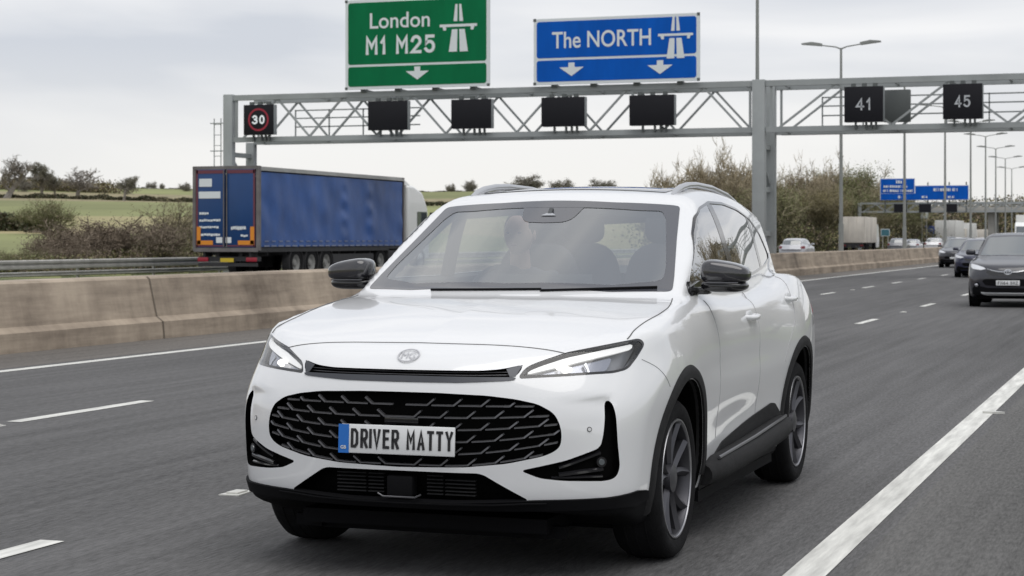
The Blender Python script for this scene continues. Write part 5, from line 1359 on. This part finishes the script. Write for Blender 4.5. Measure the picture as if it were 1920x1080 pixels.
def wiper(x0, x1, z0, z1):
    b = MB(); q = []
    for k in range(9):
        t = k / 8; x = x0 + (x1 - x0) * t; z = z0 + (z1 - z0) * t; q.append((x, on_front(x, z)[0] - .018, z))
    b.tube(q, .006, 6); return b.build('wiper', M_BLACK, suv)
wiper(-.38, .18, 1.158, 1.166); wiper(.18, .70, 1.160, 1.176)
# ---- interior
dsh = MB(); dsh.box((0, .93, 1.06), (1.44, .62, .16), bev=.05); dsh.box((0, 1.1, .94), (1.44, .3, .3), bev=.04); dsh.box((-.05, 1.10, 1.17), (.5, .02, .10), bev=.006)
dash = dsh.build('dashboard', M_INT, suv)
b = MB(); b.tube([(-.37 + .175 * math.cos(t), 1.30 + .06 * math.sin(t), 1.09 + .165 * math.sin(t)) for t in np.linspace(0, 2 * math.pi, 33)], .014, 8, cap=False)
b.bar((-.54, 1.30, 1.09), (-.20, 1.30, 1.09), .03, .02); b.box((-.37, 1.29, 1.07), (.12, .04, .1), bev=.02); b.bar((-.37, 1.3, 1.07), (-.37, 1.05, 1.0), .05)
b.build('steering_wheel', M_INT, suv)
for x, y in ((-.37, 1.72), (.37, 1.72), (-.37, 2.55), (.37, 2.55)):
    st = empty('seat', (x, y, .68)); st.parent = suv
    blob('seat_cushion', (0, -.1, 0.05), (.25, .28, .09), M_SEAT, st, n=20, k=12, e=3.4)
    blob('seat_back', (0, .22, .36), (.24, .075, .34), M_SEAT, st, n=20, k=14, e=3.2)
    blob('head_rest', (0, .24, .78), (.13, .06, .09), M_SEAT, st, n=16, k=12, e=3)
b = MB(); b.box((0, .98, 1.475), (.20, .03, .055), bev=.012); b.bar((0, .98, 1.49), (0, 1.05, 1.55), .02); b.build('interior_mirror', M_INT, suv)
MB().prism([(-.016, 0), (.016, 0), (.016, .02), (-.016, .02)], 'y', -.01, .01).build('tow_eye_cover', M_PAINT, suv).location = (-.56, -.86, .60)
bpy.data.objects.remove(bpy.data.objects['tow_eye_cover'])
# tail lamps
for s in (1, -1):
    TL = [(.70, 3.6, 1.02), (.90, 3.45, 1.04), (.915, 3.4, .95), (.88, 3.5, .90), (.70, 3.62, .93)]
    skin('tail_light', TL, (.7, .7, 0), M_RED, suv, off=.006, thick=.03, mirror=(s < 0))

# ---- driver, seated behind the wheel
def skin_body(name, joints, edges, root, m, parent=None, sub=2):
    me = bpy.data.meshes.new(name); me.from_pydata([j[0] for j in joints], edges, []); me.materials.append(m)
    o = bpy.data.objects.new(name, me); COL.objects.link(o); o.parent = parent
    md = o.modifiers.new('s', 'SKIN'); md.use_smooth_shade = True
    for i, j in enumerate(joints):
        r_ = j[1] if isinstance(j[1], tuple) else (j[1], j[1]); me.skin_vertices[0].data[i].radius = r_
        me.skin_vertices[0].data[i].use_root = (i == root)
    sb = o.modifiers.new('d', 'SUBSURF'); sb.levels = sb.render_levels = sub
    dg = bpy.context.evaluated_depsgraph_get(); me2 = bpy.data.meshes.new_from_object(o.evaluated_get(dg)); o.modifiers.clear(); o.data = me2
    return o
dr = empty('person', (XC - .37, YF + 1.62, .74)); tag(dr, 'driver in a grey jacket sitting behind the windscreen of the white SUV', 'person')
J = [((0, 0, .06), .15), ((0, .02, .25), (.15, .11)), ((0, .03, .42), (.17, .115)), ((0, .01, .50), (.08, .07)),
     ((-.17, .02, .44), .07), ((-.24, -.10, .26), .05), ((-.15, -.30, .34), .04), ((-.13, -.33, .36), .035),
     ((.17, .02, .44), .07), ((.24, -.10, .26), .05), ((.15, -.30, .34), .04), ((.13, -.33, .36), .035),
     ((-.1, -.12, .04), .09), ((-.12, -.42, .06), .075), ((-.12, -.60, -.25), .05), ((.1, -.12, .04), .09), ((.12, -.42, .06), .075), ((.12, -.60, -.25), .05)]
skin_body('jacket', J, [(0, 1), (1, 2), (2, 3), (2, 4), (4, 5), (5, 6), (6, 7), (2, 8), (8, 9), (9, 10), (10, 11), (0, 12), (12, 13), (13, 14), (0, 15), (15, 16), (16, 17)], 0, M_CLOTH, dr)
hv = []
def head_sq(x, y, z):
    w_ = 1 - .28 * max(0, -z) ** 1.5; f_ = 1 - .18 * max(0, -z)
    y2 = y * f_
    if y < 0: y2 -= .10 * math.exp(-(x / .18) ** 2 - ((z + .12) / .22) ** 2) - .06 * math.exp(-((abs(x) - .4) / .2) ** 2 - ((z - .08) / .14) ** 2)
    return x * w_, y2, z
hd = blob('head', (0, -.01, .68), (.078, .098, .118), M_SKIN, dr, n=36, k=30, e=2.1, squash=head_sq)
MB().tube([(0, .02, .48), (0, .0, .60)], [.058, .052], 16).build('neck', M_SKIN, dr)
blob('hair', (0, .018, .715), (.086, .098, .100), M_HAIR, dr, n=28, k=20, e=2.1, squash=lambda x, y, z: (x, y if y > -.55 or z > .45 else -.55, z))
for sx in (-1, 1):
    blob('eye', (sx * .031, -.094, .693), (.013, .008, .007), M_INK, hd, n=10, k=8, e=2)
    blob('ear', (sx * .079, .01, .68), (.010, .020, .032), M_SKIN, hd, n=12, k=10, e=2)
    hb = Vector((sx * .14, -.325, .365))
    hnd = blob('hand', tuple(hb), (.034, .030, .045), M_SKIN, dr, n=14, k=10, e=2.2)
    for k in range(4):
        z = hb.z + .030 - .020 * k
        MB().tube([hb + Vector((sx * .01, -.02, z - hb.z)), hb + Vector((sx * .018, -.045, z - hb.z)), hb + Vector((-sx * .008, -.062, z - hb.z)), hb + Vector((-sx * .026, -.048, z - hb.z))], [.010, .010, .009, .007], 8).build('finger', M_SKIN, hnd)
    MB().tube([hb + Vector((-sx * .02, -.01, .03)), hb + Vector((-sx * .038, -.025, .045)), hb + Vector((-sx * .036, -.045, .052))], [.011, .010, .008], 8).build('thumb', M_SKIN, hnd)
blob('mouth', (0, -.097, .628), (.020, .006, .005), mat('lips', (.35, .15, .13), .5), hd, n=10, k=8, e=2)
# ------------------------------------------------------------------ other traffic: one car built once, then copied
def other_paint(n, c): return mat(n, c, .3, coat=.8)
P_DARK = other_paint('dark_blue_grey_paint', (.014, .015, .024)); P_NAVY = other_paint('navy_paint', (.02, .024, .06)); P_SILVER = other_paint('silver_paint', (.42, .43, .46)); P_WHITE2 = other_paint('white_car_paint', (.7, .7, .71)); P_GREY = other_paint('grey_car_paint', (.16, .165, .18))
M_LAMP2 = mat('car_lamp_clear', (.80, .82, .85), .15, metal=.3); M_RED2 = mat('car_tail_red', (.16, .015, .02), .3)
def car_template():
    root = empty('car')
    V, F_ = field_surface(field, -.25, 3.1, .66, dy=.06, ncap=26, nphi=128); b = mesh_obj('body', V, F_, P_DARK, root)
    outward(b)
    WS2 = [(q[0] * .97, q[1], q[2]) for q in WS_OUT]
    pane('windscreen', WS2, D_WS, M_DARKGLASS, root, off=.004, step=.08)
    for mrr in (False, True): 
        for ya, yb in ((.0, 1.58), (1.66, 3.4)): pane('side_window', cut_y(SIDE_GLASS, ya, yb, .12), D_SIDE, M_DARKGLASS, root, off=.004, mirror=mrr, step=.09)
    pane('rear_window', mirror_half([(0, 3.25, 1.55), (.56, 3.25, 1.52), (.64, 3.35, 1.36), (.66, 3.5, 1.2), (0, 3.55, 1.17)]), (0, 1, .3), M_DARKGLASS, root, off=.004, step=.08)
    for s in (1, -1):
        HL2 = [(.50, -.84, .865), (.58, -.8, .905), (.76, -.6, .958), (.868, -.42, .978), (.872, -.5, .905), (.82, -.64, .862), (.62, -.8, .838)]
        skin('headlight', HL2, D_HL, M_LAMP2, root, off=.008, thick=.02, step=.06, soft=1, mirror=(s < 0))
        TL2 = [(.64, 3.6, 1.06), (.90, 3.42, 1.10), (.92, 3.3, 1.0), (.90, 3.45, .88), (.66, 3.64, .90)]
        skin('tail_light', TL2, (.6, .8, 0), M_RED2, root, off=.01, thick=.03, step=.06, soft=1, mirror=(s < 0))
        ml = MB(); ml.box((s * .99, .74, 1.23), (.22, .14, .13), bev=.04); ml.box((s * .86, .74, 1.17), (.10, .06, .04)); ml.build('wing_mirror', P_DARK, root, sharp=50)
        for y in (.02, 2.787):
            w_ = empty('wheel', (s * .80, y, .345)); w_.parent = root
            b = MB(); b.lathe([(s * a, r_) for a, r_ in ((-.10, 0), (-.10, .33), (-.08, .345), (.09, .345), (.11, .32), (.11, .24), (.07, .23))], 'x', 32); b.build('tyre', M_TYRE, w_)
            b = MB(); b.lathe([(s * .08, .235), (s * .085, .19), (s * .06, .06), (s * .08, 0)], 'x', 24)
            for k in range(5): a = 2 * math.pi * k / 5; b.bar((s * .1, .05 * math.cos(a), .05 * math.sin(a)), (s * .1, .22 * math.cos(a), .22 * math.sin(a)), .045, .02)
            b.build('rim', M_RIMEDGE, w_)
            b = MB(); b.lathe([(s * .012 + s * .06, .345), (s * .125, .35), (s * .135, .37), (s * .13, .415), (s * .10, .43)], 'x', 40); o = b.build('arch_trim', M_BLACK, root); o.location = (s * .80, y + (.06 if y < 1 else .01), .36)
    low2 = mirror_half([(0, -.94, .44), (.45, -.9, .44), (.72, -.8, .50), (.80, -.7, .44), (.80, -.7, .30), (.6, -.8, .24), (0, -.9, .23)])
    skin('lower_bumper', low2, D_FR, M_BLACK, root, off=.012, thick=.03, step=.06, soft=1)
    gr2 = mirror_half([(0, -.93, .70), (.40, -.92, .72), (.50, -.85, .80), (.45, -.86, .83), (.2, -.9, .80), (0, -.93, .79)])
    skin('grille', gr2, D_FR, M_GLOSSBLACK, root, off=.006, thick=.02, step=.06, soft=1)
    mi2 = mirror_half([(0, -.94, .64), (.50, -.9, .64), (.58, -.86, .60), (.50, -.9, .50), (0, -.94, .47)])
    skin('air_intake', mi2, D_FR, M_BLACK, root, off=.006, thick=.02, step=.06, soft=1)
    b = MB(); b.box((0, -.968, .555), (.52, .012, .112), bev=.003); pl_ = b.build('number_plate', M_WHITE, root)
    b = MB(); b.box((0, 3.735, .86), (.52, .02, .112), bev=.003); b.build('rear_plate', mat('yellow_plate', (.62, .45, .03), .4), root)
    b = MB(); b.box((0, 1.4, .24), (1.5, 3.9, .10)); b.build('underbody', M_BLACK, root)
    for s in (1, -1):
        SILL2 = [(.9, .62, .36), (.9, 2.3, .38), (.9, 2.3, .23), (.9, .55, .22)]
        skin('sill_trim', SILL2, (1, 0, 0), M_BLACK, root, off=.008, thick=.02, step=.12, soft=0, mirror=(s < 0))
    return root
tmpl = car_template()
def recolour(o, m):
    for k in children_of(o):
        if k.name.split('.')[0] in ('body', 'wing_mirror'):
            if k.name.split('.')[0] == 'wing_mirror' and m is P_WHITE2: continue
            k.material_slots[0].link = 'OBJECT'; k.material_slots[0].material = m
def drop(o, names):
    for k in children_of(o):
        if k.name.split('.')[0] in names:
            for q in children_of(k): bpy.data.objects.remove(q)
            bpy.data.objects.remove(k)
def car(name, label, cat, x, y, sc, paint, away=False, group=None, rot=0, strip=()):
    o = copy_tree(tmpl); o.name = name; tag(o, label, cat, group); o.location = (x, y, 0); o.scale = sc; o.rotation_euler = (0, 0, (math.pi if away else 0) + rot)
    recolour(o, paint)
    if strip: drop(o, strip)
    return o
# oncoming dark SUV on the right: extra front detail
o = car('dark_suv', 'dark oncoming SUV at the right edge with a chrome winged grille', 'suv', -3.17, 40.4, (.90, .93, .91), P_DARK)
b = MB()
for s in (1, -1):
    q = [(s * x, on_front(x, z)[0] - .012, z) for x, z in ((.09, .795), (.2, .80), (.34, .825), (.47, .865))]; b.tube(q, [.016, .015, .013, .008], 8)
b.build('grille_wing', M_CHROME, o)
b = MB(); b.M = Matrix.Translation((0, -.955, .80)) @ Matrix.Rotation(R(80), 4, 'X')
for (a_, b__, cx, cy, w_) in ((.085, .062, 0, 0, .16), (.035, .055, 0, -.002, .28), (.065, .024, 0, .026, .3)):
    vs, fs = [], []
    for i in range(32):
        t = 2 * math.pi * i / 32
        for k in (1, 1 - w_): vs += [(cx + a_ * k * math.cos(t), cy + b__ * k * math.sin(t), .0), (cx + a_ * k * math.cos(t), cy + b__ * k * math.sin(t), .012)]
    for i in range(32):
        j = (i + 1) % 32; A, B = i * 4, j * 4; fs += [(A + 1, A + 3, B + 3, B + 1), (A, A + 1, B + 1, B), (A + 3, A + 2, B + 2, B + 3)]
    b.add(vs, fs)
b.build('emblem', M_CHROME, o)
for s in (1, -1):
    b = MB(); yy = on_front(.70, .50)[0]; c_ = Vector((s * .70, yy - .01, .50)); dv = Vector((s * .35, -.94, 0)).normalized()
    b.tube([c_ - dv * .02, c_ + dv * .015, c_ + dv * .02], [.075, .072, .05], 20); fo = b.build('fog_lamp_surround', M_BLACK, o)
    MB().tube([c_ + dv * .0, c_ + dv * .026, c_ + dv * .034], [.042, .040, .02], 16).build('fog_lamp', M_LAMPIN, fo)
SK = mirror_half([(0, -.92, .335), (.50, -.88, .335), (.60, -.85, .35), (.56, -.86, .315), (.48, -.88, .300), (0, -.92, .300)])
skin('skid_bar', SK, D_FR, M_LAMP2, o, off=.03, thick=.03, step=.05, soft=0)
pq = [k for k in children_of(o) if k.name.startswith('number_plate')][0]
strokes('plate_lettering', 'FN64 SHZ', M_INK, pq, Matrix.Translation((0, -.9755, .555)) @ VERT, .44, .075, .012, gap=.30)
car('dark_hatchback', 'navy hatchback oncoming in the middle lane, just left of the big dark SUV', 'car', -6.7, 70.6, (.90, .93, .84), P_NAVY, strip=('sill_trim',))
car('dark_saloon', 'dark grey car oncoming in the outer lane beside the concrete barrier', 'car', -10.0, 94.5, (.92, .95, .86), P_DARK, strip=('sill_trim',))
car('silver_hatchback', 'small silver hatchback driving away beyond the barrier, seen from behind', 'car', -23.6, 126, (.95, .92, .86), P_SILVER, True, strip=('number_plate',))
p = at(1689, 448, 190); car('grey_hatchback', 'dark grey car driving away near the foot of the second lamp post', 'car', p.x, 190, (.95, .95, .88), P_GREY, True)
p = at(1706, 448, 200); car('pale_hatchback', 'pale car driving away just right of the dark grey one', 'car', p.x, 204, (.9, .95, .82), P_SILVER, True)
p = at(1745, 448, 205); car('white_hatchback', 'white car driving away under the distant message signs', 'car', p.x, 210, (1.0, .95, .90), P_WHITE2, True)
# ------------------------------------------------------------------ lorries
M_CURT = mat('blue_curtain', (.024, .088, .30), .42, var=.25, vscale=.9, stretch=(1, 1, .8), bump=.45, bscale=2.2)
M_DOORB = mat('blue_lorry_doors', (.004, .045, .165), .35, var=.08, vscale=1)
M_MAROON = mat('maroon_frame', (.14, .035, .055), .5); M_ORANGE = mat('reflective_orange', (.70, .25, .02), .5); M_ALU = mat('aluminium_rail', (.42, .42, .41), .4, metal=.5, var=.15, vscale=2)
M_CHASSIS = mat('chassis_grey', (.03, .03, .032), .7); M_YPLATE = MATS['yellow_plate']
lor = empty('articulated_lorry', (-31.25, 59.0, 0)); tag(lor, 'blue curtain sided articulated lorry with a white cab on the far carriageway', 'lorry')
W_, LN, Z0, Z1 = 2.5, 13.1, 1.02, 3.92
# curtain with folds
def curtain(x, s):
    ny, nz = 150, 34; V = []; Fa = []; rn = np.random.default_rng(4)
    ph = rn.uniform(0, 6, 6)
    for j in range(nz + 1):
        z = Z0 + .10 + (Z1 - Z0 - .28) * j / nz
        for i in range(ny + 1):
            y = .14 + (LN - .28) * i / ny; t = j / nz; e = math.sin(math.pi * t) ** .5
            w = .016 * math.sin(y * 2.1 + ph[0] + 1.2 * math.sin(z * 1.1 + y * .4)) * (.6 + .5 * math.sin(y * .9)) + .008 * math.sin(y * 5.3 + ph[1] + 1.6 * z) * math.sin(y * .7 + 1) + .007 * math.sin(z * 4 + y * 1.9)
            w += sum(.022 * math.exp(-((y - yc) / .28) ** 2) * math.sin(z * 9 + yc) * e for yc in (7.2, 9.6)) + .012 * math.sin(z * 6 + y * 3) * math.exp(-y / .5) + .015 * math.sin(z * 7) * math.exp(-(LN - y) / .5)
            V.append((x + s * w * (.35 + .65 * e), y, z))
    for j in range(nz):
        for i in range(ny): Fa.append((j * (ny + 1) + i, j * (ny + 1) + i + 1, (j + 1) * (ny + 1) + i + 1, (j + 1) * (ny + 1) + i))
    return mesh_obj('curtain', V, Fa, M_CURT, lor)
M_STRAP = mat('strap_webbing', (.20, .23, .33), .7)
M_FRAMEG = mat('grimy_frame', (.15, .14, .14), .6, var=.3, vscale=2)
for s in (1, -1):
    cu_ = curtain(s * W_ / 2, s)
    b = MB()
    for k in range(22):
        y = .55 + k * .56
        b.box((s * (W_ / 2 + .026), y + .03, Z0 + .13), (.02, .40, .05)); b.box((s * (W_ / 2 + .03), y + .02, Z0 + .30), (.014, .30, .035))
    b.build('buckle_strap', M_STRAP, cu_)
b = MB(); b.box((0, LN / 2, Z1 - .04), (W_ - .02, LN, .10)); b.build('roof', M_ALU, lor)
for s in (1, -1):
    b = MB(); b.box((s * (W_ / 2 + .0), LN / 2, Z1 - .10), (.07, LN, .07)); b.build('roof_rail', M_ALU, lor)
b = MB(); b.box((0, LN / 2, Z0), (W_, LN, .16)); b.build('deck', M_CHASSIS, lor)
b = MB(); b.box((0, LN - .02, (Z0 + Z1) / 2), (W_ + .06, .10, Z1 - Z0)); b.build('headboard', M_FRAMEG, lor)
b = MB()
for s in (1, -1): b.box((s * (W_ / 2 - .01), .03, (Z0 + Z1) / 2), (.12, .16, Z1 - Z0 + .05))
b.build('corner_post', M_FRAMEG, lor)
b = MB(); b.box((0, .0, Z1 - .03), (W_, .12, .12)); b.box((0, .0, Z0 + .0), (W_, .12, .14)); b.build('door_frame', M_FRAMEG, lor)
for s, lb in ((-1, 'left'), (1, 'right')):
    b = MB(); b.box((s * .585, -.03, (Z0 + Z1) / 2), (1.11, .06, Z1 - Z0 - .16), bev=.01); d_ = b.build('rear_door', M_DOORB, lor)
    b = MB(); xc = s * .585
    for z in (Z1 - .17,): b.box((xc, -.065, z), (1.1, .012, .12))
    b.box((s * 1.115, -.065, (Z0 + Z1) / 2), (.07, .012, Z1 - Z0 - .2)); b.box((xc, -.065, Z0 + .14), (1.1, .012, .05)); b.build('door_edge', M_MAROON, d_)
    b = MB(); xo = s * 1.045; b.box((xo, -.075, Z0 + .50), (.15, .01, .62)); b.box((s * .80, -.075, Z0 + .25), (.62, .01, .15)); b.build('reflective_marking', M_ORANGE, d_)
    b = MB()
    for x in (s * .06,):
        b.bar((x, -.085, Z0 + .1), (x, -.085, Z1 - .12), .03); 
    b.build('locking_bar', M_FRAMEG, d_)
b = MB(); rr_ = random.Random(5)
def blob_text(x0, x1, z, h):
    x = x0
    while x < x1: w_ = rr_.uniform(.05, .10); b.box((x + w_ / 2, -.071, z + rr_.uniform(-.01, .01)), (w_, .01, h * rr_.uniform(.7, 1))); x += w_ + .015
b.box((-.78, -.071, Z1 - .55), (.50, .01, .28)); b.box((-.62, -.071, Z1 - .98), (.85, .01, .24))
for z, x1 in ((Z1 - 1.63, -.65), (Z1 - 1.87, -.22), (Z1 - 2.11, -.26), (Z1 - 2.37, -.22)): blob_text(-1.02, x1, z, .085)
blob_text(.22, .78, Z0 + .76, .14); blob_text(.60, .85, Z0 + .49, .08)
b.box((-.24, -.071, Z0 + .34), (.24, .01, .20)); b.box((.12, -.071, Z0 + .34), (.22, .01, .20))
b.build('door_lettering', M_SWHITE, lor, smooth=False)
b = MB(); b.box((0, .25, .70), (2.3, .3, .16)); b.box((0, .12, .50), (2.3, .08, .12)); b.box((-.9, .3, .86), (.1, .5, .25)); b.box((.9, .3, .86), (.1, .5, .25)); b.build('rear_underrun_bar', M_CHASSIS, lor)
b = MB(); b.box((0, .05, .66), (.52, .02, .14)); b.build('rear_plate', M_YPLATE, lor)
for s in (1, -1): MB().box((s * .95, .06, .68), (.42, .06, .15), bev=.02).build('tail_light', M_REDLIT, lor)
b = MB()
for s in (1, -1): b.box((s * .45, LN / 2, .88), (.14, LN - .4, .22))
for k in range(8): b.box((0, 1 + 1.5 * k, .88), (2.2, .08, .12))
for s in (1, -1): b.box((s * 1.18, 8.0, .66), (.05, 4.2, .34)); b.box((s * .8, 4.2, .6), (.6, .9, .5))
b.build('chassis', M_CHASSIS, lor)
def lorry_wheel(parent, x, y, s, r_=.52):
    w_ = empty('wheel', (x, y, r_)); w_.parent = parent
    b = MB(); b.lathe([(s * a, q) for a, q in ((-.30, .3), (-.30, r_ - .03), (-.27, r_), (-.02, r_), (0, r_ - .03), (0, .31))], 'x', 36); b.build('tyre', M_TYRE, w_)
    b = MB(); b.lathe([(s * a, q) for a, q in ((-.005, .31), (-.02, .27), (-.09, .20), (-.09, .13), (-.03, .11), (-.02, 0))], 'x', 28); b.build('rim', mat('lorry_rim', (.22, .22, .21), .5) if 'lorry_rim' not in MATS else MATS['lorry_rim'], w_)
for y in (3.05, 4.35, 5.65):
    for s in (1, -1):
        lorry_wheel(lor, s * 1.22, y, s)
        b = MB(); b.lathe([(-.30, .57), (0, .57), (0, .60), (-.30, .60)], 'x', 32, closed=True); b.v = [v for v in b.v]; m_ = b.build('mudguard', M_CHASSIS, lor); m_.location = (s * 1.24 + (.30 if s < 0 else 0), y, .52)
M_CABW = mat('cab_white', (.80, .81, .80), .35, coat=.5)
cab = [(LN + .55, .55), (LN + 2.95, .55), (LN + 2.98, 1.7), (LN + 2.75, 2.75), (LN + 2.2, 3.35), (LN + 1.2, 3.62), (LN + .60, 3.62)]
b = MB(); b.prism(cab, 'x', -1.22, 1.22); cb_ = b.build('cab', M_CABW, lor, sharp=25)
mdf = cb_.modifiers.new('b', 'BEVEL'); mdf.width = .10; mdf.segments = 3; mdf.limit_method = 'ANGLE'; mdf.angle_limit = R(30)
for s in (1, -1):
    b = MB(); b.prism([(LN + 1.55, 1.75), (LN + 2.78, 1.75), (LN + 2.62, 2.55), (LN + 1.55, 2.55)], 'x', s * 1.222, s * 1.235); b.build('cab_window', M_DARKGLASS, cb_, smooth=False)
    b = MB(); b.box((s * 1.43, LN + 2.75, 2.15), (.22, .12, .75), bev=.03); b.build('cab_mirror', M_BLACK, cb_)
    for y in (LN + 1.7 - 4.0, LN + 1.9): lorry_wheel(lor, s * 1.22, y, s)
b = MB(); b.prism([(LN + .35, 3.62), (LN + .60, 3.62), (LN + 1.2, 3.60), (LN + .40, 3.86)], 'x', -1.1, 1.1); b.build('air_deflector', M_CABW, cb_)
b = MB(); b.box((0, LN + .2, .85), (.9, 3.0, .3)); b.box((1.0, LN - .9, .75), (.5, 1.4, .6), bev=.05); b.box((-1.0, LN - .9, .75), (.5, 1.4, .6), bev=.05); b.build('tractor_frame', M_CHASSIS, lor)

M_BOXW = mat('dirty_white_box', (.60, .56, .50), .6, var=.2, vscale=1.3, stretch=(1, 1, .3)); M_BOXC = mat('clean_white_box', (.66, .66, .64), .5, var=.06, vscale=1); M_BLUEB = mat('blue_box', (.01, .05, .25), .5, var=.15, vscale=1)
def box_lorry(label, x, y, w_, ln, zt, mbox, away=True, cat='lorry', name='box_lorry', rz=0, group=None):
    o = empty(name, (x, y, 0), rz); tag(o, label, cat, group); z0 = 1.0
    b = MB(); b.box((0, ln / 2, (z0 + zt) / 2), (w_, ln, zt - z0), bev=.04)
    for k in range(int(ln / 1.3)):
        for s in (1, -1): b.box((s * (w_ / 2 + .01), 1.0 + 1.3 * k, (z0 + zt) / 2), (.03, .06, zt - z0 - .1))
    for xx in (-w_ / 2 + .04, -w_ * .17, w_ * .17, w_ / 2 - .04): b.box((xx, -.012, (z0 + zt) / 2), (.05, .03, zt - z0 - .06))
    b.build('load_box', mbox, o)
    b = MB(); b.box((0, ln / 2, .82), (w_ * .8, ln - .2, .3)); b.box((0, .1, .55), (w_ * .95, .12, .14)); b.build('chassis', M_CHASSIS, o)
    for yy in (1.3, 2.5, ln - 1.0):
        for s in (1, -1):
            b = MB(); b.lathe([(s * -.28, 0), (s * -.28, .48), (s * -.25, .5), (0, .5), (s * .0, .3), (s * -.05, .28), (s * -.05, 0)], 'x', 24, c=(0, 0, 0)); wv = b.build('wheel', M_TYRE, o); wv.location = (s * (w_ / 2 - .02), yy, .5)
    cy = ln + .15
    b = MB(); b.prism([(cy, .5), (cy + 2.1, .5), (cy + 2.1, 1.6), (cy + 1.85, 2.6), (cy + 1.3, 2.95), (cy, 3.0)], 'x', -w_ * .47, w_ * .47); c_ = b.build('cab', M_CABW, o)
    b = MB(); b.prism([(cy + 2.11, 1.65), (cy + 1.87, 2.55), (cy + 1.89, 2.58), (cy + 2.13, 1.66)], 'x', -w_ * .42, w_ * .42); b.build('windscreen', M_DARKGLASS, c_, smooth=False)
    for s in (1, -1): MB().box((s * w_ * .36, .02, .72), (.35, .06, .14)).build('tail_light', M_RED2, o)
    return o
box_lorry('dirty white box lorry driving away behind the barrier, between two lamp posts', at(1599, 448, 198).x, 198, 2.55, 8.2, 3.72, M_BOXW)
for (u, vt, y, w_, ln, m_, lab_) in ((1707, 424, 300, 2.0, 5, M_BOXC, 'narrow white lorry in the distance left of the white car'), (1747, 423, 300, 2.3, 9, M_BLUEB, 'blue lorry in the distance above the white car'),
                                     (1772, 413, 285, 3.0, 12, M_BOXC, 'tall white lorry in the distance behind the second lamp post'), (1806, 418, 330, 2.6, 10, M_BOXC, 'white lorry in the distance left of the dark SUV roof'),
                                     (1788, 428, 300, 2.4, 8, M_BOXW, 'dirty white lorry in the far queue under the bridge'), (1836, 430, 345, 2.4, 8, M_BOXW, 'small dirty white lorry in the far queue, above the left edge of the dark SUV'), (1738, 436, 345, 2.2, 6, M_BOXC, 'small white van far away beneath the bridge')):
    p = at(u, vt, y); box_lorry(lab_, p.x, y, w_, ln, max(2.6, p.z), m_, group='distant lorries')
p = at(1930, 403, 186); box_lorry('white lorry with a grey lower half cut by the right edge of the photo', p.x, 186 + 9, 2.5, 9, p.z, M_BOXC, rz=math.pi)
for (u, y, pm, lab_) in ((1862, 250, P_WHITE2, 'white car in the distance above the roof of the dark SUV, left of two'), (1882, 235, P_SILVER, 'silver car in the distance above the roof of the dark SUV, right of two'), (1838, 262, P_WHITE2, 'white car in the far queue, above the windscreen edge of the dark SUV'), (1815, 250, P_GREY, 'grey car in the far queue above the navy hatchback'), (1792, 240, P_WHITE2, 'white car in the far queue above the dark car by the barrier')):
    car('distant_car', lab_, 'car', at(u, 448, y).x, y, (1, 1, .95), pm, False, 'distant oncoming cars', strip=('sill_trim', 'air_intake', 'arch_trim', 'underbody'))
# the template itself stays in the scene as the last oncoming car
tmpl.name = 'distant_car'; tag(tmpl, 'dark car in the far queue just right of the second lamp post', 'car', 'distant oncoming cars'); tmpl.location = (at(1778, 448, 232).x, 232, 0)
